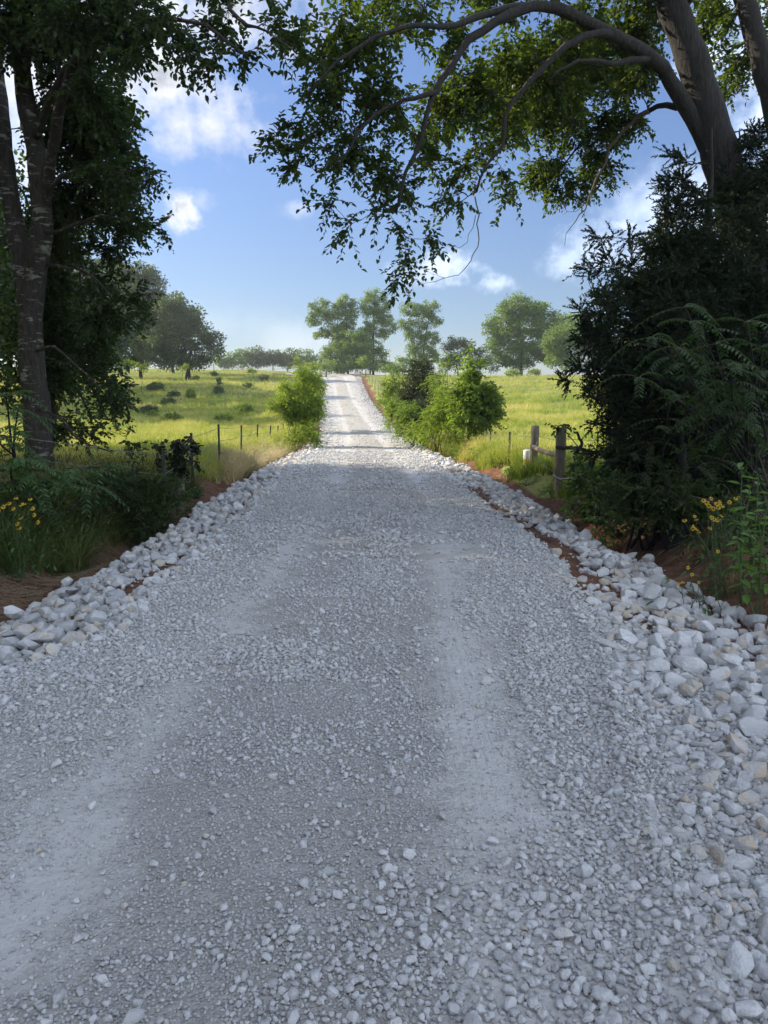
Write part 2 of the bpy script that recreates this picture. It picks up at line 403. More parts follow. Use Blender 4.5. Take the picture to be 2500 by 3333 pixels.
edge = n.math('MULTIPLY', v1.outputs['Distance'], -1.0)
hgt = n.math('ADD', n.math('MULTIPLY', edge, 1.0), n.math('MULTIPLY', v2.outputs['Distance'], -.5))
hgt = n.math('ADD', hgt, n.math('MULTIPLY', v3.outputs['Distance'], -1.0))
hgt = n.math('ADD', hgt, n.math('MULTIPLY', nc, .5))
st = n.math('SUBTRACT', .75, n.math('MULTIPLY', dustf, .55))
bn = n('ShaderNodeBump', {'Height': hgt, 'Strength': st, 'Distance': .022}).outputs[0]
ln = n('ShaderNodeAttribute', attribute_name='lane').outputs['Fac']; yy = n('ShaderNodeSeparateXYZ', {0: pos}).outputs[1]
inlane = n.smooth(n.math('ABSOLUTE', ln), .135, .10)
inlane = n.math('MULTIPLY', inlane, n.math('MULTIPLY', n.smooth(yy, 2.6, 3.4), n.smooth(yy, 9.5, 5.5)))
inlane = n.math('MULTIPLY', inlane, n.smooth(n.math('ADD', nb, n.math('MULTIPLY', ns, .5)), .62, .80))
wl_ = n.math('ADD', ln, n.math('MULTIPLY', n.math('SUBTRACT', nb, .5), .05))
rib = n.math('SINE', n.math('MULTIPLY', wl_, 128.0)); lug = n.math('SINE', n.math('ADD', n.math('MULTIPLY', yy, 110.0), n.math('MULTIPLY', ln, 60.0)))
tread = n.math('MULTIPLY', n.math('ADD', n.smooth(rib, -.2, .5), n.math('MULTIPLY', n.smooth(lug, -.2, .4), .35)), inlane)
bn = n('ShaderNodeBump', {'Height': n.math('MULTIPLY', tread, n.smooth(v3.outputs['Distance'], .75, .35)), 'Strength': .55, 'Distance': .010, 'Normal': bn}).outputs[0]
out(n, principled(n, Base_Color=colr, Roughness=.92, Specular_IOR_Level=.2, Normal=bn))
ys2 = [-3.0]
while ys2[-1] < 150: ys2.append(ys2[-1]+max(.06, .012*ys2[-1]))
ys2 = np.array(ys2)
ss = np.linspace(-1.22, 1.22, 91)
_l = eL(ys2)-.3; _r = eR(ys2)+ext(ys2)+.1
Xr = _l[:, None]+(ss[None]+1.22)/2.44*(_r-_l)[:, None]
Yr = np.repeat(ys2[:, None], len(ss), 1)
Vr = np.stack([Xr.ravel(), Yr.ravel(), rzf(Xr.ravel(), Yr.ravel())], 1)
i = (np.arange(len(ys2)-1)[:, None]*len(ss)+np.arange(len(ss)-1)[None]).ravel()
me = mesh_data('road', Vr, np.stack([i, i+1, i+len(ss)+1, i+len(ss)], 1), m_road, None, True)
a = me.attributes.new('track', 'FLOAT', 'POINT'); a.data.foreach_set('value', dust(Vr[:, 0], Vr[:, 1]).astype(np.float32))
a = me.attributes.new('lane', 'FLOAT', 'POINT'); a.data.foreach_set('value', lane(Vr[:, 0], Vr[:, 1]).astype(np.float32))
road = obj('road', me); tag(road, kind='structure')
def surf(x, y):
    """top surface: road where it lies above ground"""
    return np.where((x > eL(y)-.3) & (x < eR(y)+ext(y)+.1), np.maximum(height(x, y), rzf(x, y)), height(x, y))

# ------------------------------------------------------------------ stones
def stone_mesh(name, seed, npt=16, bev=0.05, mat=None, rough=.0):
    r = random.Random(seed)
    bm = bmesh.new()
    ax = (1.0, r.uniform(.72, .95), r.uniform(.58, .80))
    for _ in range(npt):
        v = Vector((r.gauss(0, 1), r.gauss(0, 1), r.gauss(0, 1))).normalized()*r.uniform(.82, 1.0)
        bm.verts.new((v.x*ax[0]*.5, v.y*ax[1]*.5, v.z*ax[2]*.5))
    res = bmesh.ops.convex_hull(bm, input=bm.verts[:])
    bmesh.ops.delete(bm, geom=[g for g in res['geom_interior'] if isinstance(g, bmesh.types.BMVert)], context='VERTS')
    bmesh.ops.dissolve_limit(bm, angle_limit=R(14), verts=bm.verts[:], edges=bm.edges[:])
    if bev: bmesh.ops.bevel(bm, geom=bm.edges[:]+bm.verts[:], offset=bev, segments=2 if bev > .02 else 1, profile=.6, affect='EDGES')
    bmesh.ops.triangulate(bm, faces=bm.faces[:])
    me = bpy.data.meshes.new(name); bm.to_mesh(me); bm.free()
    if bev > .02:
        me.polygons.foreach_set('use_smooth', np.ones(len(me.polygons), bool))
        try: me.set_sharp_from_angle(angle=R(30))
        except Exception: pass
    if mat: me.materials.append(mat)
    return me
m_rock = rock_mat('pale_limestone')
m_peb = rock_mat('grey_gravel', dark=(.42, .42, .415), light=(.74, .74, .73), tan=(.56, .49, .39), tanshare=.06)
def unlinked(name, me): return bpy.data.objects.new(name, me)

def instancer(name, P, rot, scl, var, sources):
    me = bpy.data.meshes.new(name); P = np.asarray(P, np.float32)
    me.vertices.add(len(P)); me.vertices.foreach_set('co', P.ravel())
    for an, arr, ty in (('rot', rot, 'FLOAT_VECTOR'), ('scl', scl, 'FLOAT_VECTOR')):
        a = me.attributes.new(an, ty, 'POINT'); a.data.foreach_set('vector', np.asarray(arr, np.float32).ravel())
    a = me.attributes.new('var', 'INT', 'POINT'); a.data.foreach_set('value', np.asarray(var, np.int32))
    o = obj(name, me)
    g = bpy.data.node_groups.new(name+'_scatter', 'GeometryNodeTree')
    g.interface.new_socket('Geometry', in_out='INPUT', socket_type='NodeSocketGeometry')
    g.interface.new_socket('Geometry', in_out='OUTPUT', socket_type='NodeSocketGeometry')
    nd = g.nodes; L = g.links
    gi = nd.new('NodeGroupInput'); go = nd.new('NodeGroupOutput')
    join = nd.new('GeometryNodeJoinGeometry')
    for s_ in sources[::-1]:
        oi = nd.new('GeometryNodeObjectInfo'); oi.inputs['Object'].default_value = s_; oi.inputs['As Instance'].default_value = True
        L.new(oi.outputs['Geometry'], join.inputs[0])
    ip = nd.new('GeometryNodeInstanceOnPoints'); L.new(gi.outputs[0], ip.inputs['Points']); L.new(join.outputs[0], ip.inputs['Instance'])
    ip.inputs['Pick Instance'].default_value = True
    def attr(nm, ty):
        a_ = nd.new('GeometryNodeInputNamedAttribute'); a_.data_type = ty; a_.inputs['Name'].default_value = nm; return a_.outputs['Attribute']
    L.new(attr('var', 'INT'), ip.inputs['Instance Index'])
    er = nd.new('FunctionNodeEulerToRotation'); L.new(attr('rot', 'FLOAT_VECTOR'), er.inputs[0]); L.new(er.outputs[0], ip.inputs['Rotation'])
    L.new(attr('scl', 'FLOAT_VECTOR'), ip.inputs['Scale'])
    L.new(ip.outputs[0], go.inputs[0])
    mod = o.modifiers.new('scatter', 'NODES'); mod.node_group = g
    return o

# riprap along both edges of the road: dart throwing with size-dependent spacing
rock_meshes = [stone_mesh('rock', 100+i, 18, .03, m_rock) for i in range(14)]
class Hash:
    def __init__(s, c): s.c = c; s.d = {}
    def ok(s, x, y, r, k):
        ix, iy = int(x//s.c), int(y//s.c)
        for a in (-1, 0, 1):
            for b in (-1, 0, 1):
                for (X, Y, Q) in s.d.get((ix+a, iy+b), ()):
                    if (x-X)**2+(y-Y)**2 < (k*(r+Q))**2: return False
        return True
    def put(s, x, y, r): s.d.setdefault((int(x//s.c), int(y//s.c)), []).append((x, y, r))
rr = random.Random(5)
rocks = []
hs = Hash(.26)
def band(side, y):
    """inner offset, outer offset from the road edge and the mean rock size"""
    if side < 0: return np.interp(y, [2, 6, 14, 40, 120], [.0, -.02, .05, 0., .0]), np.interp(y, [2, 5.5, 7, 12, 20, 40, 120], [1.1, 1.2, 1.15, 1.15, .95, .8, .9])
    return np.interp(y, [1, 3, 8, 30], [.15, .1, .12, 0]), np.interp(y, [1, 4, 7, 12, 20, 30, 45, 120], [1.9, 1.7, 1.35, 1.25, 1.0, .8, .75, .9])
cands = []
for _ in range(52000):
    side = -1 if rr.random() < .47 else 1
    y = 1.3*math.exp(rr.random()*math.log(125/1.3)) if rr.random() < .5 else rr.uniform(1.3, 30)
    if side < 0 and y < 3.4: continue
    b0, b1 = band(side, y)
    t = rr.random()
    u = b0+t*(b1-b0)+.08*math.sin(y*2.1+side)
    # a strip where the red soil shows between gravel and rocks
    gap = math.exp(-((t-.24)/.14)**2)*(1 if 5.5 < y < 22 else 0)*(.62+.38*math.sin(y*1.3+side*2))
    if side > 0 and 6.8 < y < 15 and t < .30+.12*math.sin(y*1.9) and rr.random() < .93: continue
    if rr.random() < gap*1.25: continue
    s = rr.lognormvariate(math.log(.105), .36); s = min(max(s, .045), .24)
    if t < .3: s *= .6+t*1.2
    if side > 0 and y < 4.6: s *= .8+.5*t
    if y > 35: s = max(s, .11)
    x = (eL(y)-u) if side < 0 else (eR(y)+u)
    cands.append((x, y, s, side, t))
cands.sort(key=lambda c: -c[2]*rr.uniform(.6, 1.4))
for (x, y, s, side, t) in cands:
    if hs.ok(x, y, s/2, .74):
        hs.put(x, y, s/2); rocks.append([x, y, s, side, 0])
# a second, looser layer on the heaps
top = [c for c in cands if c[4] > .4 and c[2] > .09 and c[1] < 40 and rr.random() < .6]
hs2 = Hash(.40)
for (x, y, s, side, t) in rr.sample(top, min(len(top), 6000)):
    if hs2.ok(x, y, s/2, 1.05):
        hs2.put(x, y, s/2); rocks.append([x, y, s*.95, side, 1])
RA = np.array(rocks)
RZ = surf(RA[:, 0], RA[:, 1])+RA[:, 2]*.16+RA[:, 4]*RA[:, 2]*.42
prx = RA[:, 0]/RA[:, 1]*FPX+1250; pry = 1300-(RZ-EYE)/RA[:, 1]*FPX
vis = (prx > -30) & (prx < 2530) & (pry < 3400)
big = RA[:, 2]/RA[:, 1]*vis
order = np.argsort(-big)
ind = order[:300]
def rock_label(i):
    x, y, s, side, lay = RA[i]
    if side > 0:
        if y < 3.6: return 'pale angular limestone rock in the coarse pile beside the nearest part of the road', 'limestone rocks piled beside the nearest part of the road'
        if y < 8: return 'grey limestone rock lining the right road edge beside the bare red clay bank', 'limestone rocks below the red clay bank'
        return 'small grey limestone rock lining the right road edge toward the wooden fence posts', 'limestone rocks toward the wooden fence posts'
    if y < 7.5: return 'chunky grey limestone rock in the heap on the left road edge beside the straw', 'limestone rocks in the heap beside the straw'
    return 'grey limestone rock lining the left road edge toward the wire fence', 'limestone rocks toward the wire fence'
for i in ind:
    o = bpy.data.objects.new('rock', rock_meshes[int(rng.integers(14))]); COL.objects.link(o)
    s = RA[i, 2]*1.12
    o.location = (RA[i, 0], RA[i, 1], RZ[i]); o.scale = (s*rr.uniform(.9, 1.25), s*rr.uniform(.8, 1.1), s*rr.uniform(.65, 1.05))
    o.rotation_euler = (rr.uniform(-.5, .5), rr.uniform(-.5, .5), rr.uniform(0, 6.28))
    l, g = rock_label(i); tag(o, l, 'rock', g)
rest = order[300:]
sc_ = RA[rest, 2:3]*1.12*rng.uniform(.85, 1.15, (len(rest), 3))
o = instancer('rocks', np.stack([RA[rest, 0], RA[rest, 1], RZ[rest]], 1), np.stack([rng.uniform(-.5, .5, len(rest)), rng.uniform(-.5, .5, len(rest)), rng.uniform(0, 6.28, len(rest))], 1),
              sc_, rng.integers(0, 14, len(rest)), [unlinked('rock_shape', m) for m in rock_meshes])
tag(o, 'pale crushed limestone rocks heaped along both edges of the gravel road', 'rocks', kind='stuff')

# loose gravel on the road
peb = [stone_mesh('pebble', 300+i, 18, .05, m_peb) for i in range(10)]
def vnoise(x, y, s, seed):
    r_ = np.random.default_rng(seed); g = r_.random((64, 64))
    X = x/s; Y = y/s; i = np.floor(X).astype(int); j = np.floor(Y).astype(int); fx = X-i; fy = Y-j
    fx = fx*fx*(3-2*fx); fy = fy*fy*(3-2*fy); i %= 64; j %= 64; i2 = (i+1) % 64; j2 = (j+1) % 64
    return (g[i, j]*(1-fx)+g[i2, j]*fx)*(1-fy)+(g[i, j2]*(1-fx)+g[i2, j2]*fx)*fy
PX, PY, PS = [], [], []
def scatter(nc, y0, y1, smed, sig, dens, smax=.05):
    y = y0+(y1-y0)*rng.random(nc)**(1.0)
    wl = eL(y)-.35; wr = eR(y)+.12+ext(y)
    x = wl+(wr-wl)*rng.random(nc)
    vis_ = np.abs(x) < .53*y+.4
    nz = .55*vnoise(x+50, y+50, .55, 3)+.45*vnoise(x+50, y+50, .16, 4)
    tr = track(x, y); c = .5*(eL(y)+eR(y)); side = np.abs(x-c)/(.5*(eR(y)-eL(y)))
    p = dens(x, y, nz, tr, side)
    k = vis_ & (rng.random(nc) < p)
    x, y, side = x[k], y[k], side[k]
    s = np.clip(rng.lognormal(math.log(smed), sig, len(x))*(1+.35*np.clip(side-.6, 0, 1)), smed*.4, smax)
    PX.append(x); PY.append(y); PS.append(s)
bigR = lambda x, y: np.clip((x-.15*y+.1)/.5, 0, 1)
def graded(y0, y1, cell, smed, dens, sig=.22, smax=9):
    ny = int((y1-y0)/cell); nx = int(8.5/cell); jj, ii = np.meshgrid(np.arange(ny), np.arange(nx), indexing='ij')
    x = (-4.3+(ii+.5*(jj % 2)+rng.uniform(-.36, .36, ii.shape))*cell).ravel(); y = (y0+(jj+rng.uniform(-.36, .36, ii.shape))*cell).ravel()
    k = (np.abs(x) < .53*y+.3) & (x > eL(y)-.10+.08*np.sin(y*4.3)) & (x < eR(y)+.06+ext(y)+.08*np.sin(y*5)); x, y = x[k], y[k]
    nz = .6*vnoise(x+50, y+50, .5, 3)+.4*vnoise(x+50, y+50, .15, 4)
    p = dens(x, y, nz, track(x, y)); k = rng.random(len(x)) < p; x, y = x[k], y[k]
    k = ~((np.abs(lane(x, y)) < .12) & (y > 3.0) & (y < 8) & (rng.random(len(x)) < .75)); x, y = x[k], y[k]
    PX.append(x); PY.append(y); PS.append(np.minimum(cell*smed*rng.lognormal(0, sig, len(x)), smax))
sm = lambda v, a, b: np.clip((v-a)/(b-a), 0, 1)**2*(3-2*np.clip((v-a)/(b-a), 0, 1))
def loose(x, y, nz, tr):
    right = sm(x, .35+.12*(y-2), .95+.05*(y-2))
    bottom = sm(3.0-y, 0, .8)*sm(x, -.5, .5)
    left = sm(-x, 1.0, 1.7)*sm(y, 3.2, 4.6)+sm(eL(y)-x, -.9, -.1)*(y > 4.5)
    mid = .55*sm(nz, .50, .66)*sm(y, 4.2, 5.2)
    return np.clip(right+bottom+left+mid, 0, 1)
graded(1.4, 4.6, .046, .92, lambda x, y, nz, tr: np.clip(loose(x, y, nz, tr)*(1.25-sm(nz, .58, .70))*.85-.25*tr+.035, .02, .95))
graded(1.4, 5.2, .027, .95, lambda x, y, nz, tr: np.clip(loose(x, y, nz, tr)*.95+.12+.5*sm(nz, .42, .6)-.3*tr, .05, .95))
graded(1.4, 4.4, .0155, .85, lambda x, y, nz, tr: np.clip(.55+.3*sm(nz, .3, .5)-.35*tr, .15, .85))
graded(4.4, 8.0, .038, .95, lambda x, y, nz, tr: np.clip(.25+.75*loose(x, y, nz, tr)+.35*sm(nz, .42, .6)-.35*tr, .05, .95))
graded(4.4, 8.0, .022, .9, lambda x, y, nz, tr: np.clip(.6-.35*tr, .1, .8))
graded(8.0, 14.0, .048, .95, lambda x, y, nz, tr: np.clip(.25+.5*loose(x, y, nz, tr)+.5*sm(nz, .40, .6)-.4*tr, .05, .95))
graded(14.0, 28.0, .075, .8, lambda x, y, nz, tr: np.clip(.2+.8*sm(nz, .38, .6)-.4*tr, .04, .95))
def chips(side, n_, y0, y1):
    y = np.exp(rng.uniform(math.log(y0), math.log(y1), n_)); b = [band(side, q) for q in y]; b0 = np.array([q[0] for q in b]); b1 = np.array([q[1] for q in b])
    u = b0-.15+(b1-b0+.3)*rng.random(n_); x = eL(y)-u if side < 0 else eR(y)+u; k = rng.random(n_) < np.clip(1.25-((u-b0)/(b1-b0)), .25, 1)*(1-.85*np.exp(-(((u-b0)/(b1-b0)-.24)/.16)**2)*((y > 5.5) & (y < 22)))
    PX.append(x[k]); PY.append(y[k]); PS.append(rng.lognormal(math.log(.036), .35, k.sum()))
chips(-1, 5200, 3.6, 30); chips(1, 4600, 1.6, 30)
scatter(300, 1.6, 6, .06, .2, lambda x, y, nz, tr, sd_: .35+0*x, .085)
scatter(26000, 26, 110, .06, .3, lambda x, y, nz, tr, sd_: np.clip((nz-.42)*1.6+.45*(sd_-.3)-tr*.4, .02, 1), .11)
PX = np.concatenate(PX); PY = np.concatenate(PY); PS = np.concatenate(PS)
PZ = surf(PX, PY)+PS*.20
m_ = len(PX)
o = instancer('gravel', np.stack([PX, PY, PZ], 1), np.stack([rng.uniform(-.45, .45, m_), rng.uniform(-.45, .45, m_), rng.uniform(0, 6.28, m_)], 1),
              PS[:, None]*rng.uniform(.8, 1.2, (m_, 3)), rng.integers(0, 10, m_), [unlinked('pebble_shape', m) for m in peb])
tag(o, 'loose pale grey crushed limestone gravel scattered over the road', 'gravel', kind='stuff')
print('rocks', len(RA), 'pebbles', m_)
#---PART2---
# ------------------------------------------------------------------ foliage materials
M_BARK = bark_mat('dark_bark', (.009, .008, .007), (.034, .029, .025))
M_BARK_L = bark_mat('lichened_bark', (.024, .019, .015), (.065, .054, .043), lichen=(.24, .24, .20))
M_TWIG = plain('twig_bark', (.10, .08, .06), .9)
M_DEAD = plain('bleached_dead_wood', (.42, .38, .33), .85)
M_LEAF_ELM = leaf_mat('elm_leaf', (.019, .038, .011), (.040, .072, .018), trans=(.15, .23, .015), tfac=.27)
M_LEAF_HACK = leaf_mat('hackberry_leaf', (.017, .033, .012), (.038, .064, .019), trans=(.09, .16, .02), tfac=.24)
M_CEDAR = leaf_mat('cedar_foliage', (.008, .018, .009), (.024, .040, .016), trans=(.04, .06, .015), tfac=.14, gloss=.2)
M_SUMAC = leaf_mat('sumac_leaflet', (.035, .085, .028), (.075, .15, .04), trans=(.14, .28, .04), tfac=.3, gloss=.45)
M_BUSH = leaf_mat('bright_bush_leaf', (.085, .145, .022), (.17, .24, .035), trans=(.30, .42, .03), tfac=.42)
M_MAPLE = leaf_mat('sapling_leaf', (.055, .105, .022), (.12, .19, .035), trans=(.24, .36, .03), tfac=.4)
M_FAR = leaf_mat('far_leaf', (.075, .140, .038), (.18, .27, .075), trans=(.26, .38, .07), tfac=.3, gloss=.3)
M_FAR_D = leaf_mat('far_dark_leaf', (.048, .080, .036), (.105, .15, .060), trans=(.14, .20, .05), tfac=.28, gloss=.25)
M_VINE = leaf_mat('vine_leaf', (.022, .045, .014), (.06, .10, .025), trans=(.10, .20, .02), tfac=.3)

def wx(px, Y): return (px-1250)/FPX*Y
def blob(px, py, Y, rx, ry, ry_m=None):
    c = at(px, py, Y); k = Y/FPX
    return (c, np.array([rx*k, ry_m if ry_m else .8*(rx+ry)*.5*k+.25, ry*k]))

def grow(paths, clusters, lift=.12, wander=.10):
    """connect every cluster centre to the nearest piece of wood; returns (n,7,3) paths and radii"""
    P = np.concatenate([p[:, :3] for p in paths]); Rn = np.concatenate([p[:, 3] for p in paths])
    d0 = np.min(np.linalg.norm(P[None]-clusters[:, None], axis=2), axis=1) if len(P)*len(clusters) < 4e6 else np.linalg.norm(clusters-P.mean(0), axis=1)
    OP, OR = [], []
    for i in np.argsort(d0):
        c = clusters[i]; d = np.linalg.norm(P-c, axis=1); j = int(np.argmin(d+.25*(Rn < .006)))
        L = d[j]; p0 = P[j]; t = np.linspace(0, 1, 7)[:, None]
        q = p0+(c-p0)*t
        off = rng.normal(size=3)*wander*L; off[2] += lift*L
        q = q+off*np.sin(math.pi*t)*1.0
        q[1:-1] += rng.normal(size=(5, 3))*.018*L
        r0 = min(Rn[j]*.75, .004+.011*L+.002); r = np.linspace(max(r0, .004), .0028, 7)
        OP.append(q); OR.append(r); P = np.concatenate([P, q[2:]]); Rn = np.concatenate([Rn, r[2:]])
    return np.array(OP), np.array(OR)

def sample_blobs(blobs, dens, surf_bias=.45, shrink=0.0):
    pts = []
    blobs = [(c, np.array([max(r[0]-shrink, .45*r[0]), r[1], max(r[2]-shrink, .45*r[2])])) for c, r in blobs]
    for c, r in blobs:
        nb_ = max(2, int(dens*math.pi*r[0]*r[2]*(.6+.4*min(r[1], 1.5))))
        d = rdir(nb_); rad = rng.random(nb_)**(surf_bias)
        pts.append(c+d*rad[:, None]*r)
    return np.concatenate(pts)

def twig_foliage(OP, style, ntw, nleaf, tl, L, Wd, lk=2, droop=.35, tintlo=0.0, spread=1.0, wood=True):
    """twigs at the outer part of each branch with leaves set along them"""
    n_ = len(OP)*ntw
    b = np.repeat(np.arange(len(OP)), ntw)
    t = rng.uniform(.45, 1.0, n_)**.7*6; i = np.clip(t.astype(int), 0, 5); f = (t-i)[:, None]
    base = OP[b, i]*(1-f)+OP[b, i+1]*f
    bd = norm(OP[b, -1]-OP[b, 2])
    D = norm(bd*.7+rdir(n_)*spread+np.array([0, 0, -.15])*droop)
    ln = tl*rng.uniform(.55, 1.25, n_)
    s = np.linspace(0, 1, 5)[None, :, None]
    TP = base[:, None]+D[:, None]*ln[:, None, None]*s+np.array([0, 0, -1.0])*droop*ln[:, None, None]*(s**2)
    TR = np.linspace(.0035, .0012, 5)[None].repeat(n_, 0)
    # leaves
    tt = np.tile(np.linspace(.12, 1.0, nleaf), n_)+rng.normal(size=n_*nleaf)*.03; tt = np.clip(tt, 0, 1)*4
    q = np.repeat(np.arange(n_), nleaf); i = np.clip(tt.astype(int), 0, 3); f = (tt-i)[:, None]
    LP = TP[q, i]*(1-f)+TP[q, i+1]*f
    Td = norm(TP[q, i+1]-TP[q, i]); side = np.tile(np.where(np.arange(nleaf) % 2 == 0, 1., -1.), n_)[:, None]
    if style == 'cedar':
        LD = norm(Td*1.0+rdir(len(q))*.62+np.array([0, 0, .1])); NN = rdir(len(q))
    else:
        up = norm(rdir(len(q))*.55+np.array([0, 0, 1.0])); S = norm(np.cross(Td, up))
        LD = norm(Td*.62+S*side*.8+rdir(len(q))*.42+np.array([0, 0, -.30])*droop); NN = norm(up+rdir(len(q))*.25)
    sz = rng.uniform(.6, 1.2, len(q))
    V, F, k = leaves(LP, LD, NN, L*sz, Wd*sz, lk)
    tc_ = np.repeat(rng.random(len(OP)), ntw*nleaf)
    tint = np.clip(.55*rng.random(len(q))+.45*tc_, tintlo, 1)
    return V, F, np.repeat(tint, k), TP, TR

def limb_path(pts, r0, r1, m=20, jit=.012):
    """pts rows: px, py, Y"""
    w = np.array([at(*p) for p in pts]); s = spline(w, m)
    s[1:-1] += rng.normal(size=(m-2, 3))*jit
    return np.concatenate([s, np.linspace(r0, r1, m)[:, None]], 1)
def wpath(pts, r0, r1, m=12, jit=.01):
    s = spline(np.array(pts, float), m); s[1:-1] += rng.normal(size=(m-2, 3))*jit
    return np.concatenate([s, np.linspace(r0, r1, m)[:, None]], 1)

def woody(name, label, cat, base, trunks, limbs, blobs, dens, lm, bark, style='leaf', ntw=6, nleaf=14, tl=.38, L=.07, Wd=.036, lk=4,
          droop=.35, crown_name='crown', sides=12, bare=(), lift=.12, spread=1.0, group=None):
    root = empty(name, base); tag(root, label, cat, group)
    o = np.array(base, float)
    for nm, lst in (('trunk', trunks), ('limb', limbs), ('dead_branch', bare)):
        for p in lst:
            g = Geo(); r = p[:, 3]*(1+.05*np.sin(np.arange(len(p))*1.7))
            V, F = tubes(p[None, :, :3], r[None], sides if nm == 'trunk' else 8, cap=True); g.add(V, F)
            g.build(nm, bark if nm != 'dead_branch' else M_TWIG, root, o, True)
    cl = sample_blobs(blobs, dens, shrink=tl*(.42 if style != 'cedar' else .1))
    OP, OR = grow(list(trunks)+list(limbs), cl, lift)
    V, F, T, TP, TR = twig_foliage(OP, style, ntw, nleaf, tl, L, Wd, lk, droop, spread=spread)
    g = Geo(); g.add(V, F, T)
    cr = g.build(crown_name, lm, root, o)
    g = Geo(); g.add(*tubes(OP, OR, 5)); g.add(*tubes(TP[:, ::2], TR[:, ::2], 3)); tag(g.build('branches', bark, root, o, True), kind='stuff')
    return root

# ------------------------------------------------------------------ the big forked tree on the left
YL = 12.5
bx, by = at(125, 1500, YL)[0], YL
base = (bx, by, H(bx, by))
tr = [np.concatenate([wpath([(bx+.05, by, base[2]-.2), at(128, 1600, YL)], .30, .25, 4, 0)[:2], limb_path([(128, 1500, YL), (118, 1300, YL), (100, 1120, YL), (105, 980, YL), (118, 860, YL-.1), (137, 740, YL-.2), (132, 600, YL-.3), (112, 450, YL-.4), (82, 300, YL-.5), (58, 120, YL-.6), (45, -150, YL-.8)], .225, .10, 30, .008)]),
      limb_path([(98, 1010, YL), (72, 880, YL+.1), (50, 740, YL+.2), (22, 560, YL+.3), (5, 380, YL+.4), (-30, 100, YL+.5)], .16, .11, 18, .008)]
li = [limb_path([(137, 700, YL-.2), (165, 560, YL-.6), (185, 400, YL-1.1), (230, 230, YL-1.8), (330, 90, YL-2.6), (480, -30, YL-3.4)], .09, .05, 16),
      limb_path([(110, 460, YL-.4), (200, 250, YL-1.4), (330, 120, YL-2.4), (520, 60, YL-3.2), (680, 90, YL-3.6), (800, 180, YL-3.8)], .06, .014, 18),
      limb_path([(700, -60, YL-3.4), (780, 60, YL-3.6), (860, 100, YL-3.7), (950, 160, YL-3.7)], .03, .008, 10),
      limb_path([(480, -30, YL-3.4), (620, -70, YL-3.5), (760, -60, YL-3.6)], .05, .02, 8),
      limb_path([(130, 640, YL-.3), (240, 560, YL-.8), (350, 560, YL-1.2), (470, 600, YL-1.4)], .045, .01, 12),
      limb_path([(128, 760, YL-.2), (230, 740, YL-.6), (330, 700, YL-1), (430, 720, YL-1.2)], .04, .01, 12),
      limb_path([(115, 860, YL), (210, 870, YL-.3), (300, 900, YL-.5), (360, 960, YL-.6)], .035, .01, 12),
      limb_path([(100, 1150, YL), (180, 1130, YL-.5), (260, 1200, YL-1), (330, 1270, YL-1.2)], .03, .008, 12),
      limb_path([(110, 1320, YL), (200, 1370, YL-.8), (280, 1440, YL-1.4), (360, 1470, YL-1.6)], .03, .008, 12)]
blobs = [blob(150, 80, 11.4, 260, 150), blob(330, 60, 9.6, 230, 110), blob(540, 50, 9.0, 160, 70), blob(730, 45, 9.0, 130, 60), blob(620, 140, 8.9, 90, 40), blob(880, 60, 8.9, 110, 40), blob(800, 170, 8.8, 90, 40), blob(940, 150, 8.9, 70, 45), blob(680, 200, 8.8, 60, 35), blob(420, 150, 9.6, 90, 70), blob(440, 220, 9.4, 60, 26),
         blob(150, 320, 11.8, 210, 170), blob(300, 330, 10.8, 90, 110), blob(290, 470, 11.2, 130, 90), blob(360, 420, 11, 60, 60), blob(200, 560, 12, 160, 110), blob(350, 560, 11.2, 120, 45), blob(430, 600, 11, 95, 26),
         blob(310, 660, 11.4, 170, 60), blob(430, 700, 11.2, 50, 28), blob(230, 760, 12, 120, 60), blob(60, 650, 12.6, 110, 150), blob(30, 860, 12.8, 90, 140), blob(215, 870, 12, 110, 60), blob(310, 930, 11.7, 110, 55), blob(230, 1010, 12, 130, 70), blob(360, 990, 11.6, 70, 40), blob(40, 1060, 13, 110, 130),
         blob(230, 1240, 11.6, 110, 35), blob(310, 1300, 11.4, 60, 26), blob(170, 1180, 12, 100, 50), blob(260, 1330, 11.6, 70, 40), blob(30, 1250, 13, 80, 90), blob(300, 1460, 11, 90, 30), blob(200, 1420, 11.6, 90, 40), blob(60, 1400, 13.5, 110, 60), blob(240, 1290, 12.5, 80, 60), blob(40, 1180, 13.5, 90, 80), blob(200, 1100, 12.6, 110, 70), blob(180, 190, 11, 200, 100)]
blobs = [(c+np.array([0, 1.5, .0])*(c[0] < -4.0)*(c[2] < 6.5)*(c[2] > 1.0), r) for c, r in blobs]
woody('left_tree', 'tall forked tree with pale banded bark leaning over the left side of the road', 'tree', base, tr, li, blobs, 82, M_LEAF_HACK, M_BARK_L, ntw=6, nleaf=12, tl=.36, L=.082, Wd=.050, droop=.22)

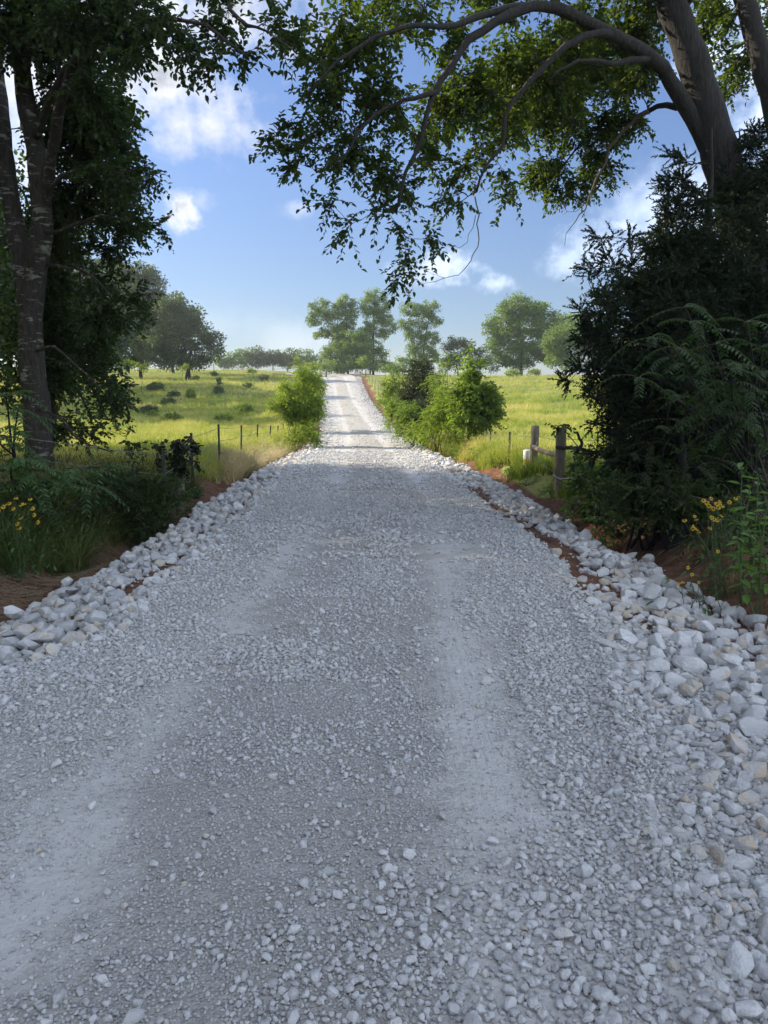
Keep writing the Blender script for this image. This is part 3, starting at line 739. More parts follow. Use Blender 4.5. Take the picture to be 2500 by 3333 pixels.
# ------------------------------------------------------------------ the leaning tree on the right with arching limbs
YR = 12.0
p0 = at(2440, 900, YR); bx, by = float(p0[0])+.55, YR+.1
base = (bx, by, H(bx, by))
tr = [np.concatenate([wpath([(bx, by, base[2]-.2), (bx-.12, by, 1.6), at(2425, 760, YR)], .40, .33, 7, .01), limb_path([(2358, 558, YR), (2325, 440, YR), (2290, 320, YR), (2252, 188, YR-.1), (2215, 90, YR-.15), (2177, 0, YR-.2), (2120, -160, YR-.3)], .27, .17, 18, .008)]),
      np.concatenate([wpath([(bx+.5, by+.7, base[2]-.1), (bx+.7, by+.7, 2.5)], .24, .22, 4, 0), limb_path([(2560, 560, YR+.6), (2510, 300, YR+.6), (2460, 130, YR+.6), (2420, -10, YR+.6), (2380, -160, YR+.6)], .2, .12, 12, .008)])]
main = limb_path([(2325, 520, YR+.05), (2275, 420, YR), (2215, 315, YR-.2), (2132, 200, YR-.5), (1973, 105, YR-1), (1845, 42, YR-1.4), (1740, 18, YR-1.7), (1642, 60, YR-2), (1551, 113, YR-2.2), (1476, 203, YR-2.4), (1401, 331, YR-2.5), (1363, 467, YR-2.6), (1318, 565, YR-2.6), (1290, 690, YR-2.6)], .125, .013, 34, .010)
li = [main,
      limb_path([(1985, 108, YR-1), (1928, 109, YR-1.2), (1838, 158, YR-1.4), (1762, 226, YR-1.5), (1695, 301, YR-1.6), (1642, 377, YR-1.7), (1640, 467, YR-1.7), (1582, 542, YR-1.8), (1551, 625, YR-1.8)], .055, .014, 20, .010),
      limb_path([(1740, 20, YR-1.7), (1612, 38, YR-2), (1476, 83, YR-2.5), (1300, 90, YR-3), (1120, 180, YR-3.2), (1010, 300, YR-3.3)], .05, .012, 16),
      limb_path([(1420, 300, YR-2.5), (1300, 330, YR-2.8), (1180, 420, YR-3), (1100, 560, YR-3.1)], .03, .009, 12),
      limb_path([(2110, 190, YR-.6), (2000, 210, YR-.9), (1880, 200, YR-1.3), (1790, 260, YR-1.5)], .05, .012, 12),
      limb_path([(2230, 345, YR), (2140, 350, YR+.5), (2030, 400, YR+1), (1900, 460, YR+1.5), (1820, 560, YR+1.6)], .05, .010, 14),
      limb_path([(2200, 60, YR), (2300, -60, YR-.5), (2420, -140, YR-1)], .06, .02, 8),
      limb_path([(2177, 0, YR-.2), (2020, -80, YR-1), (1850, -120, YR-2), (1600, -120, YR-3)], .08, .02, 12)]
bare = [limb_path([(2110, 362, YR+.3), (2011, 452, YR+.5), (1973, 527, YR+.5), (1935, 600, YR+.5), (1906, 663, YR+.5), (1890, 690, YR+.5), (1875, 723, YR+.5), (1850, 740, YR+.5), (1838, 799, YR+.5)], .030, .003, 18, .02),
        limb_path([(1973, 527, YR+.5), (2000, 590, YR+.4), (2018, 640, YR+.4)], .008, .002, 7, .02), limb_path([(1906, 663, YR+.5), (1860, 690, YR+.4), (1830, 700, YR+.4)], .006, .002, 6, .02),
        limb_path([(1980, 470, YR+.5), (1930, 480, YR+.4), (1880, 530, YR+.4)], .008, .002, 7, .02),
        limb_path([(1546, 640, YR-1.8), (1559, 753, YR-1.8), (1551, 814, YR-1.8), (1499, 882, YR-1.8), (1431, 912, YR-1.8), (1362, 918, YR-1.8)], .009, .002, 16, .014),
        limb_path([(1548, 700, YR-1.8), (1510, 795, YR-1.8), (1440, 787, YR-1.8)], .005, .0015, 9, .015), limb_path([(1450, 905, YR-1.8), (1420, 895, YR-1.8), (1395, 885, YR-1.8)], .003, .0012, 5, .01)]
blobs = [blob(960, 90, 8.8, 110, 70), blob(1150, 120, 8.9, 170, 110), blob(1330, 60, 9.2, 150, 60), blob(1050, 250, 8.8, 110, 100), blob(1000, 400, 8.8, 120, 75), blob(970, 520, 8.8, 110, 55), blob(890, 440, 8.7, 40, 40), blob(1230, 330, 9.0, 130, 120), blob(1130, 480, 8.9, 110, 100), blob(1060, 640, 8.9, 80, 60),
         blob(1130, 730, 8.9, 60, 50), blob(1250, 560, 9.2, 90, 110), blob(1230, 680, 9.2, 60, 45), blob(1330, 620, 9.3, 60, 90), blob(1310, 740, 9.3, 60, 70), blob(1300, 850, 9.3, 42, 50), blob(1290, 905, 9.3, 30, 22), blob(1390, 760, 9.4, 50, 60), blob(1390, 480, 9.5, 80, 110), blob(1470, 640, 9.6, 80, 60), blob(1500, 560, 9.8, 80, 70), blob(1440, 350, 9.8, 110, 110),
         blob(1580, 480, 10.1, 60, 90), blob(1560, 300, 10, 130, 120), blob(1660, 640, 10.2, 26, 70), blob(1640, 560, 10.2, 34, 45), blob(1700, 200, 10.4, 130, 110), blob(1680, 380, 10.4, 90, 100), blob(1500, 110, 9.6, 110, 60), blob(1820, 330, 10.8, 130, 110), blob(1850, 180, 10.8, 130, 90), blob(1930, 60, 11, 140, 60), blob(2050, 260, 11.4, 100, 90),
         blob(1770, 560, 12.8, 100, 80), blob(1850, 620, 13, 90, 60), blob(1950, 540, 13, 90, 80), blob(1900, 440, 12.6, 140, 70), blob(2030, 420, 12.6, 90, 70), blob(2100, 80, 12, 80, 90), blob(2330, 60, 12.4, 90, 110), blob(2380, 240, 12.8, 60, 110), blob(2300, 330, 13, 30, 60), blob(2480, 100, 12.6, 60, 130), blob(1700, -60, 10.4, 300, 70), blob(1250, -50, 9.3, 250, 60), blob(2150, -60, 11.5, 260, 70), blob(1720, 300, 12.6, 220, 150), blob(1940, 200, 12.8, 200, 130)]
blobs = [(c+np.array([c[0]*.06, .7, (c[2]-EYE)*.06]), r) for c, r in blobs]
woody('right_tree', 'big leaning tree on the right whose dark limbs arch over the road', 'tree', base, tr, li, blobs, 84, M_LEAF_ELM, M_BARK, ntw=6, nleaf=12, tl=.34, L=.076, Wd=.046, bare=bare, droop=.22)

# ------------------------------------------------------------------ cedars at the right edge
def cedar(name, label, bx, by, topz, blobs, dens=40, ntw=9, nleaf=26, tl=.22, lm=None, L=.046, Wd=.016):
    base = (bx, by, H(bx, by))
    t = wpath([(bx, by, base[2]-.1), (bx+.05, by, base[2]+topz*.5), (bx, by, base[2]+topz)], .16, .01, 24, .01)
    return woody(name, label, 'cedar tree', base, [t], [], blobs, dens, lm or M_CEDAR, M_BARK, style='cedar', ntw=ntw, nleaf=nleaf, tl=tl, L=L, Wd=Wd, lk=2, droop=.12, crown_name='crown', lift=-.06, spread=1.0)
b1 = [blob(2215, 500, 10.6, 26, 50), blob(2200, 600, 10.6, 50, 60), blob(2215, 690, 10.5, 80, 70), blob(2230, 790, 10.5, 150, 70), blob(2110, 800, 10.3, 70, 30), blob(2180, 900, 10.4, 190, 80), blob(2050, 940, 10.2, 90, 50), blob(2000, 780, 10.2, 60, 18), blob(1940, 765, 10.2, 40, 10),
      blob(2150, 1030, 10.2, 210, 90), blob(1960, 1010, 10, 80, 40), blob(1930, 960, 10, 60, 26), blob(2110, 1150, 10.2, 200, 80), blob(1900, 1060, 10, 50, 22), blob(1950, 1110, 10, 90, 40), blob(1960, 870, 10.1, 70, 30), blob(2130, 1250, 10, 170, 80), blob(1960, 1200, 10, 60, 14), blob(1890, 1195, 10, 50, 10), blob(2040, 1320, 9.9, 110, 50), blob(1950, 1290, 9.9, 60, 20), blob(1960, 1385, 9.8, 70, 24), blob(2080, 1420, 9.8, 110, 50), blob(1830, 1240, 10, 30, 9), blob(2120, 1340, 10.4, 170, 90), blob(2060, 1230, 10.6, 150, 90), blob(2200, 1480, 10.2, 150, 100), blob(2040, 1480, 10.6, 120, 60), blob(2280, 1250, 10.8, 150, 200), blob(2280, 960, 11, 150, 200)]
bx, by = float(at(2260, 1400, 10.6)[0]), 10.6
cedar('cedar_tree', 'dark feathery cedar with a thin pointed top beneath the leaning trunk', bx, by, 5.0, b1, 125)
b2 = [blob(2440, 470, 11.8, 50, 60), blob(2420, 640, 11.6, 110, 110), blob(2400, 780, 11.4, 130, 110), blob(2400, 950, 11.2, 150, 130), blob(2400, 1130, 11, 150, 130), blob(2380, 1300, 10.8, 170, 120), blob(2300, 1450, 10.6, 200, 110), blob(2500, 560, 11.8, 50, 120), blob(2330, 1560, 10.2, 200, 80), blob(2150, 1540, 10.2, 130, 80)]
bx, by = float(at(2460, 1400, 11.4)[0]), 11.4
cedar('cedar_tree', 'broad dark cedar filling the edge of the thicket behind the yellow flowers', bx, by, 4.9, b2, 130)
# olive bough of juniper lower down
b3 = [blob(2270, 1350, 9.4, 50, 60), blob(2310, 1290, 9.4, 40, 40), blob(2250, 1440, 9.3, 60, 40), blob(2200, 1640, 8.9, 70, 70), blob(2080, 1620, 9.4, 90, 90), blob(1990, 1600, 9.8, 60, 80), blob(2130, 1700, 9.3, 80, 50)]
bx, by = float(at(2200, 1700, 9.6)[0]), 9.6
cedar('juniper_bush', 'low olive green juniper hanging over the ditch on the right', bx, by, 1.6, b3, 40, lm=leaf_mat('juniper_foliage', (.03, .05, .015), (.07, .10, .03), trans=(.10, .14, .02), tfac=.25))['category'] = 'juniper bush'
# dark juniper in front of the left fence
b4 = [blob(440, 1570, 11.6, 110, 50), blob(380, 1630, 11.3, 110, 60), blob(480, 1620, 11.4, 80, 60), blob(460, 1700, 11.2, 90, 45), blob(350, 1560, 11.6, 90, 40), blob(540, 1650, 11.6, 40, 60)]
bx, by = float(at(440, 1750, 11.8)[0]), 11.8
cedar('juniper_bush', 'dense dark juniper bush on the left bank below the wire fence', bx, by, .9, b4, 60, lm=leaf_mat('juniper_foliage_dark', (.028, .05, .014), (.06, .085, .022), trans=(.07, .1, .02), tfac=.2), L=.07)['category'] = 'juniper bush'

# ------------------------------------------------------------------ compound-leaved sumac
def frond(base, D, length, nl, L, Wd, droop=.5):
    """rachis with paired leaflets"""
    s = np.linspace(0, 1, 9)[:, None]
    D = D/np.linalg.norm(D)
    P = base+D*length*s+np.array([0, 0, -droop*length])*s**2
    T = np.gradient(P, axis=0); T = norm(T)
    t = np.linspace(.18, 1, nl)*8; t = np.repeat(t, 2); i = np.clip(t.astype(int), 0, 7); f = (t-i)[:, None]
    LP = P[i]*(1-f)+P[i+1]*f; TT = norm(P[i+1]-P[i])
    S = norm(np.cross(TT, np.array([0, 0, 1.0]))); sd = np.tile([1., -1.], nl)[:, None]
    LD = norm(S*sd+TT*.5+np.array([0, 0, -.35])+rng.normal(size=(len(t), 3))*.08)
    NN = norm(np.array([0, 0, 1.0])+TT*.3+rng.normal(size=(len(t), 3))*.2)
    sz = np.repeat(np.sin(np.linspace(.5, 2.7, nl))*.4+.65, 2)
    V, F, k = leaves(LP, LD, NN, L*sz, Wd*sz, 4, .1, .12)
    return P, V, F, k
def sumac(name, label, base, tips, nfr, flen, L=.085, Wd=.026, lm=None, nl=9, updir=None):
    base = np.array([base[0], base[1], H(base[0], base[1])])
    root = empty(name, base); tag(root, label, 'shrub')
    gl = Geo(); gr = Geo()
    for tip in tips:
        tip = np.array(tip, float); m_ = (base+tip)/2+np.array([rng.normal()*.1, rng.normal()*.1, .3])
        st = wpath([base+rng.normal(size=3)*[.12, .12, 0], m_, tip], .022, .008, 9, .01)
        gs = Geo(); gs.add(*tubes(st[None, :, :3], st[None, :, 3], 6)); gs.build('stem', M_BARK, root, base, True)
        for q in range(nfr):
            f = rng.uniform(.55, 1.0) if q > 3 else 1.0; b = st[min(8, int(f*8)), :3]
            a = q*2.4+rng.uniform(-.4, .4)
            d = np.array([math.cos(a), math.sin(a), rng.uniform(-.1, .7)])
            P, V, F, k = frond(b, d, flen*rng.uniform(.7, 1.15), nl, L, Wd, rng.uniform(.35, .8))
            gl.add(V, F, np.repeat(np.full(len(F)//k, rng.random()*.8)+rng.random(len(F)//k)*.2, k)); gr.add(*tubes(P[None], np.linspace(.004, .0015, 9)[None], 3))
    gl.build('foliage', lm or M_SUMAC, root, base); gr.build('leaf_stalks', M_TWIG, root, base, True)
    return root
tips = [at(2120, 1100, 8.4), at(2250, 1050, 8.1), at(2190, 1130, 8.0), at(2330, 1120, 8.0), at(2430, 1050, 7.9), at(2480, 1130, 7.8), at(2380, 1200, 7.8), at(2080, 1230, 8.6), at(2230, 1000, 8.6), at(2440, 1270, 7.9), at(2500, 1000, 8)]
M_SUMAC_D = leaf_mat('dark_sumac_leaflet', (.018, .042, .014), (.040, .080, .022), trans=(.08, .16, .03), tfac=.25)
sumac('sumac_shrub', 'tall sumac with long drooping compound leaves in front of the right cedars', (4.6, 9.3), tips[:10], 12, .50, lm=M_SUMAC_D, L=.075, Wd=.026)
tips = [at(60, 1330, 9.2), at(20, 1290, 9), at(130, 1530, 9), at(230, 1540, 9.4), at(60, 1500, 8.8), at(-40, 1420, 9), at(180, 1600, 9.3), at(280, 1580, 9.7), at(330, 1520, 10.2), at(10, 1580, 8.8), at(120, 1640, 9.2)]
sumac('sumac_shrub', 'green sumac with compound leaves at the foot of the left forked tree', (-4.6, 9.9), tips, 12, .50, lm=M_SUMAC)
tips = [at(2050, 1480, 9.6), at(2130, 1400, 9.4), at(2010, 1400, 9.9), at(2180, 1300, 9.2), at(2090, 1540, 9.4), at(2350, 1500, 8.6), at(2270, 1520, 8.8)]
sumac('sumac_shrub', 'dark vine-like shrub with hanging narrow leaves beside the right post thicket', (3.5, 10.2), tips, 12, .42, L=.06, Wd=.024, lm=M_LEAF_HACK)

# ------------------------------------------------------------------ leafy shrubs (generic)
def shrub(name, label, cat, base, blobs, dens, lm, L=.05, Wd=.026, ntw=5, nleaf=10, tl=.25, droop=.2, stems=3, lk=2, group=None, sr=.02, part='foliage'):
    b = np.array([base[0], base[1], H(base[0], base[1])])
    root = empty(name, b); tag(root, label, cat, group)
    tr = []
    tops = sorted(blobs, key=lambda q: -q[0][2])
    for i_ in range(stems):
        c = tops[i_ % len(tops)][0]
        tr.append(wpath([b+np.array([rng.normal()*.12, rng.normal()*.12, -.05]), (b+c)/2+rng.normal(size=3)*[.12, .12, .05], c], sr, sr*.3, 9, .01))
    cl = sample_blobs(blobs, dens)
    OP, OR = grow(tr, cl, .05)
    V, F, T, TP, TR = twig_foliage(OP, 'leaf', ntw, nleaf, tl, L, Wd, lk, droop)
    Geo().add(V, F, T).build(part, lm, root, b)
    for t_ in tr: Geo().add(*tubes(t_[None, :, :3], t_[None, :, 3], 6)).build('stem', M_TWIG, root, b, True)
    tag(Geo().add(*tubes(OP, OR, 4)).build('branches', M_TWIG, root, b, True), kind='stuff')
    return root
# left roadside elm bush
Yb = 33
shrub('roadside_bush', 'bright yellow-green bush on the left verge where the road dips', 'bush', (-3.9, 33.5),
      [blob(975, 1195, Yb, 14, 30), blob(990, 1240, Yb, 36, 34), blob(930, 1260, Yb, 22, 30), blob(985, 1300, Yb, 55, 40), blob(920, 1310, Yb, 40, 26), blob(1035, 1235, Yb, 18, 22), blob(895, 1325, Yb, 26, 22), blob(940, 1345, Yb, 34, 34), blob(960, 1420, Yb-1, 34, 20), blob(990, 1360, Yb, 52, 36), blob(1030, 1330, Yb, 30, 40), blob(1005, 1405, Yb-1, 44, 34), blob(1030, 1430, Yb-1.4, 28, 18)],
      60, M_BUSH, L=.085, Wd=.048, nleaf=10, ntw=6, tl=.36, stems=6, sr=.025)
shrub('roadside_bush', 'second green bush farther up the left verge behind the bright one', 'bush', (-5.4, 47), [blob(1010, 1225, 48, 26, 26), blob(1035, 1250, 48, 24, 30), blob(985, 1260, 48, 34, 30), blob(1025, 1290, 47, 26, 30), blob(975, 1300, 46, 44, 36), blob(1010, 1340, 45, 44, 34), blob(940, 1290, 46, 34, 34)], 40, M_BUSH, L=.13, Wd=.07, tl=.45, stems=4, sr=.03)
# right side maple sapling
Ym = 27
shrub('maple_sapling', 'rounded leafy sapling standing alone before the right hayfield', 'sapling', (2.97, 27.2),
      [blob(1528, 1160, Ym, 12, 24), blob(1530, 1215, Ym, 34, 34), blob(1565, 1180, Ym, 8, 18), blob(1545, 1280, Ym, 62, 44), blob(1500, 1290, Ym, 34, 40), blob(1590, 1300, Ym, 40, 34), blob(1540, 1340, Ym, 80, 34), blob(1600, 1340, Ym, 40, 26), blob(1535, 1385, Ym, 62, 20), blob(1580, 1375, Ym, 40, 14)],
      80, M_MAPLE, L=.11, Wd=.08, nleaf=9, ntw=5, tl=.36, stems=1, sr=.06)
shrub('shrub', 'pale loose shrub just left of the rounded sapling', 'shrub', (1.9, 28.5),
      [blob(1440, 1330, 28.5, 44, 50), blob(1400, 1370, 28.5, 44, 50), blob(1460, 1400, 28, 50, 34), blob(1430, 1280, 28.8, 26, 34), blob(1385, 1420, 28, 30, 22), blob(1490, 1430, 27.6, 30, 14), blob(1350, 1400, 29, 30, 30), blob(1470, 1340, 28.5, 40, 50)], 55, M_BUSH, L=.09, Wd=.04, tl=.35, stems=5)
shrub('shrub', 'tall thin shrub with arching shoots behind the pale loose shrub', 'shrub', (1.9, 32),
      [blob(1430, 1210, 32, 26, 30), blob(1460, 1180, 32, 14, 22), blob(1410, 1250, 32, 34, 34), blob(1450, 1270, 32, 34, 34), blob(1440, 1330, 31, 50, 50)], 34, M_MAPLE, L=.09, Wd=.045, tl=.38, stems=5)
bx, by = 1.75, 36.0
cedar('cedar_bush', 'blue-green bushy cedar behind the roadside shrubs on the right', bx, by, 4.2,
      [blob(1370, 1185, 36, 30, 20), blob(1365, 1215, 36, 50, 30), blob(1370, 1260, 36, 56, 40), blob(1340, 1300, 36, 50, 40), blob(1400, 1320, 35, 44, 44), blob(1360, 1360, 34, 50, 50)], 70, ntw=6, nleaf=16, tl=.4, L=.10, Wd=.03,
      lm=leaf_mat('young_cedar_foliage', (.035, .055, .025), (.08, .11, .04), trans=(.08, .11, .03), tfac=.2))['category'] = 'cedar bush'
shrub('shrub', 'dark dense shrub overhanging the riprap on the right where the road dips', 'shrub', (1.25, 33.5),
      [blob(1330, 1350, 33.5, 44, 40), blob(1290, 1330, 35, 36, 34), blob(1320, 1400, 33, 36, 26), blob(1275, 1370, 35, 24, 22), blob(1350, 1420, 31, 34, 22)], 60, M_MAPLE, L=.10, Wd=.045, tl=.35, stems=5)
shrub('shrub', 'leafy roadside shrub farthest up the right edge, below the field fence', 'shrub', (.9, 44),
      [blob(1265, 1285, 44, 30, 26), blob(1300, 1250, 44, 30, 26), blob(1240, 1300, 45, 16, 20), blob(1290, 1205, 43, 22, 14), blob(1310, 1300, 43, 30, 24), blob(1270, 1250, 44, 24, 24)], 34, M_MAPLE, L=.13, Wd=.06, tl=.5, stems=5, sr=.03)

# undergrowth masses at the right thicket and the left bank
shrub('bramble', 'dark green bramble of vines piled over the right fence beside the wooden posts', 'bramble', (3.6, 12.6),
      [blob(1950, 1530, 12.3, 80, 40), blob(1890, 1560, 12.6, 40, 60), blob(2020, 1570, 11.6, 90, 70), blob(1920, 1640, 12, 90, 60), blob(2000, 1700, 11, 70, 40), blob(1870, 1500, 12.8, 26, 24), blob(1830, 1390, 13.6, 18, 12), blob(1975, 1480, 12.4, 50, 20), blob(2100, 1640, 10.2, 110, 90), blob(2230, 1600, 9.6, 120, 100)], 60, M_VINE, L=.075, Wd=.06, nleaf=7, ntw=5, tl=.22, stems=4, lk=4)
for px, py, Y, w, h, lb in [(1735, 1560, 16.2, 50, 22, 'leafy weeds around the foot of the slimmer wooden post'), (1680, 1535, 17.6, 45, 26, 'leafy weeds below the white utility marker'), (1790, 1600, 14.2, 45, 30, 'leafy weeds around the foot of the thicker wooden post'),
                          (1620, 1505, 19.8, 50, 22, 'leafy weeds below the steel post left of the marker'), (1565, 1475, 22.5, 45, 20, 'leafy weeds beside the red clay slope near the sapling'), (1495, 1458, 25, 45, 16, 'leafy weeds at the foot of the pale loose shrub'), (1850, 1640, 12.6, 40, 30, 'leafy weeds at the bramble edge above the rocks')]:
    shrub('weed_clump', lb, 'weeds', (wx(px, Y), Y), [blob(px-w*.4, py, Y, w*.6, h), blob(px+w*.4, py, Y, w*.6, h*.8)], 60, M_MAPLE, L=.06, Wd=.03, nleaf=8, ntw=5, tl=.2, stems=2, sr=.008)
shrub('understory_shrub', 'dark shrub crowding the right bank behind the yellow flowers', 'shrub', (4.4, 8.2),
      [blob(2420, 1640, 7.6, 90, 110), blob(2350, 1720, 7.4, 90, 60), blob(2480, 1760, 6.9, 60, 70), blob(2450, 1560, 7.8, 60, 60), blob(2260, 1740, 8.2, 90, 40), blob(2180, 1600, 9.2, 90, 110), blob(2470, 1480, 7.8, 50, 50)], 46, M_LEAF_HACK, L=.06, Wd=.035, nleaf=9, ntw=5, tl=.22, stems=4, lk=4)
shrub('understory_shrub', 'dark shrub covering the left bank around the yellow flowers', 'shrub', (-4.4, 8.6),
      [blob(60, 1700, 8.6, 90, 70), blob(150, 1650, 9, 90, 60), blob(-20, 1620, 8.6, 80, 80), blob(250, 1640, 9.8, 90, 50), blob(310, 1580, 10.4, 90, 40), blob(200, 1730, 9.2, 90, 40)], 40, M_LEAF_HACK, L=.065, Wd=.036, nleaf=9, ntw=5, tl=.25, stems=4, lk=4)
shrub('understory_shrub', 'shadowy bank shrub between the left juniper and the vine-covered post', 'shrub', (-4.2, 12.3),
      [blob(560, 1600, 12.2, 60, 50), blob(600, 1640, 12.5, 60, 40), blob(640, 1590, 14, 50, 24), blob(520, 1560, 12.8, 60, 24)], 44, M_VINE, L=.055, Wd=.032, nleaf=8, ntw=5, tl=.2, stems=3, lk=4)
#---PART3---
# ------------------------------------------------------------------ distant and mid-distance trees
def big_tree(name, label, bx, by, blobs, lm, clump=1.1, cdens=.30, lper=105, L=.36, trunk=.3, group=None, forks=1, cat='tree', under=0, bark=None, zb=None):
    bz = H(bx, by); b = np.array([bx, by, bz]); root = empty(name, b); tag(root, label, cat, group)
    cl = []
    for c, r in blobs:
        A = 4*math.pi*((r[0]*r[1])**1.6/3+(r[0]*r[2])**1.6/3+(r[1]*r[2])**1.6/3)**(1/1.6)
        k = max(4, int(A*cdens/clump**2)); d = rdir(k); cl.append(c+d*r*(rng.random(k)**.30)[:, None])
    cl = np.concatenate(cl); cl = cl[cl[:, 2] > height(cl[:, 0], cl[:, 1])+.25]
    topc = max(blobs, key=lambda q: q[0][2]+q[1][2]); cen = np.mean([q[0] for q in blobs], 0)
    trs = []
    for i in range(forks):
        a = i*2*math.pi/max(forks, 1); s_ = .25*(forks > 1)
        tgt = topc[0] if i == 0 else blobs[(i*3) % len(blobs)][0]
        b0 = b+np.array([math.cos(a)*s_*trunk*3, math.sin(a)*s_*trunk*3, -.3])
        midp = b0*.5+tgt*.5; midp[:2] = b0[:2]*.7+tgt[:2]*.3
        trs.append(wpath([b0, midp, tgt], trunk*(.62 if i == 0 else .45), trunk*.12, 12, .06))
    OP, OR = grow(trs, cl[rng.permutation(len(cl))[:140]], .05, .08); OR = np.maximum(OR, .02)*1.6
    n_ = len(cl)*lper; ci = np.repeat(np.arange(len(cl)), lper)
    off = rdir(n_)*(rng.random(n_)**.5)[:, None]*clump*np.array([1, 1, .72])*rng.uniform(.6, 1.25, len(cl))[ci][:, None]
    P = cl[ci]+off; Dd = norm(off+rdir(n_)*.8*clump); NN = norm(rdir(n_)+np.array([0, 0, .8]))
    sz = rng.uniform(.6, 1.2, n_)
    V, F, k = leaves(P, Dd, NN, L*sz, L*.62*sz, 2)
    tint = np.clip(.6*rng.random(len(cl))[ci]+.4*rng.random(n_), 0, 1)
    for t_ in trs: Geo().add(*tubes(t_[None, :, :3], t_[None, :, 3], 8)).build('trunk', bark or M_BARK, root, b, True)
    tag(Geo().add(*tubes(OP, OR, 4)).build('limbs', bark or M_BARK, root, b, True), kind='stuff')
    Geo().add(V, F, np.repeat(tint, k)).build('crown', lm, root, b)
    return root
def wx(px, Y): return (px-1250)/FPX*Y
# cottonwoods past the bend
Y = 146
big_tree('cottonwood_tree', 'pale airy cottonwood, left one of the trio behind the bend in the road', wx(1100, Y), Y,
         [blob(1050, 1010, Y, 44, 32), blob(1020, 1040, Y, 28, 22), blob(1100, 1000, Y, 24, 30), blob(1085, 1060, Y, 34, 36), blob(1045, 1085, Y, 26, 20), blob(1105, 1110, Y, 26, 40)], M_FAR, cdens=.5, clump=.78, lper=62, L=.30, trunk=.35)
big_tree('cottonwood_tree', 'leafy cottonwood in the middle of the trio behind the road bend', wx(1135, Y-3), Y-3,
         [blob(1125, 990, Y, 28, 26), blob(1140, 1030, Y, 28, 32), blob(1125, 1075, Y, 30, 30), blob(1130, 1120, Y-3, 50, 40), blob(1090, 1150, Y-4, 44, 34), blob(1150, 1165, Y-4, 54, 36), blob(1100, 1180, Y-5, 50, 20), blob(1160, 1120, Y-4, 44, 50), blob(1120, 1190, Y-6, 70, 20), blob(1190, 1180, Y-5, 50, 24)], M_FAR, cdens=.55, clump=.78, lper=62, L=.30, trunk=.35)
big_tree('cottonwood_tree', 'tallest cottonwood of the trio, its trunk forked low, beside the metal gate', wx(1210, Y), Y,
         [blob(1220, 965, Y, 34, 20), blob(1200, 1000, Y, 30, 30), blob(1245, 1000, Y, 28, 26), blob(1220, 1040, Y, 34, 30), blob(1262, 1055, Y, 24, 28), blob(1250, 1085, Y, 32, 14), blob(1195, 1080, Y, 24, 34), blob(1205, 1130, Y, 34, 34), blob(1240, 1150, Y, 20, 18), blob(1225, 1185, Y, 46, 20)], M_FAR, cdens=.5, clump=.78, lper=62, L=.30, trunk=.4, forks=2)
Y = 150
big_tree('cottonwood_tree', 'lone open-crowned cottonwood standing right of the trio', wx(1365, Y), Y,
         [blob(1340, 1010, Y, 34, 26), blob(1400, 1005, Y, 30, 24), blob(1375, 1040, Y, 40, 30), blob(1320, 1055, Y, 28, 16), blob(1420, 1040, Y, 20, 18), blob(1350, 1090, Y, 36, 24), blob(1400, 1100, Y, 30, 28), blob(1370, 1135, Y, 50, 26), blob(1350, 1175, Y, 56, 24), blob(1410, 1165, Y, 26, 26)], M_FAR, cdens=.5, clump=.78, lper=62, L=.30, trunk=.35, forks=2)
Y = 142
big_tree('tree', 'hazy rounded tree between the lone cottonwood and the broad oak', wx(1490, Y), Y,
         [blob(1470, 1120, Y, 34, 26), blob(1520, 1125, Y, 36, 26), blob(1490, 1165, Y, 60, 30), blob(1560, 1160, Y, 34, 34)], M_FAR_D, cdens=.34, trunk=.3)
Y = 136
big_tree('oak_tree', 'broad pale-leaved oak at the top edge of the right hayfield', wx(1690, Y), Y,
         [blob(1690, 1000, Y, 60, 32), blob(1640, 1030, Y, 46, 34), blob(1740, 1020, Y, 60, 36), blob(1600, 1070, Y, 32, 26), blob(1690, 1070, Y, 70, 44), blob(1780, 1060, Y, 60, 44), blob(1630, 1120, Y, 50, 34), blob(1710, 1135, Y, 60, 40), blob(1790, 1130, Y, 56, 50), blob(1620, 1175, Y, 40, 26), blob(1690, 1180, Y, 50, 22)], M_FAR, cdens=.5, trunk=.5)
big_tree('oak_tree', 'olive oak close behind the cedar boughs at the right end of the hayfield', wx(1830, 128), 128,
         [blob(1800, 1120, 128, 50, 40), blob(1860, 1080, 128, 60, 60), blob(1830, 1170, 128, 60, 34), blob(1930, 1120, 128, 60, 70), blob(2000, 1150, 128, 60, 60)], M_FAR, cdens=.5, trunk=.45)
for i, (px, rx, top, lab) in enumerate([(2080, 90, 1050, 'dense tree glimpsed behind the cedar at the right end of the hayfield'), (2250, 110, 1000, 'tall tree hidden mostly by the cedars past the right hayfield'), (2430, 110, 1020, 'tree behind the broad cedar past the right hayfield')]):
    Y = 112
    big_tree('field_edge_tree', lab, wx(px, Y), Y, [blob(px, top+50, Y, rx*.7, 50), blob(px-rx*.5, top+110, Y, rx*.6, 50), blob(px+rx*.5, top+110, Y, rx*.6, 50), blob(px, top+150, Y, rx, 50)], M_FAR_D, cdens=.26, trunk=.4)
# bright bushes under the oak
for px, w in ((1668, 26), (1737, 24)):
    Y = 126; big_tree('field_bush', 'yellow-green bush beneath the broad oak, '+('left' if px < 1700 else 'right')+' of its trunk', wx(px, Y), Y, [blob(px, 1213, Y, w, 12)], M_BUSH, clump=.5, cdens=.5, lper=30, L=.25, trunk=.06, cat='bush')
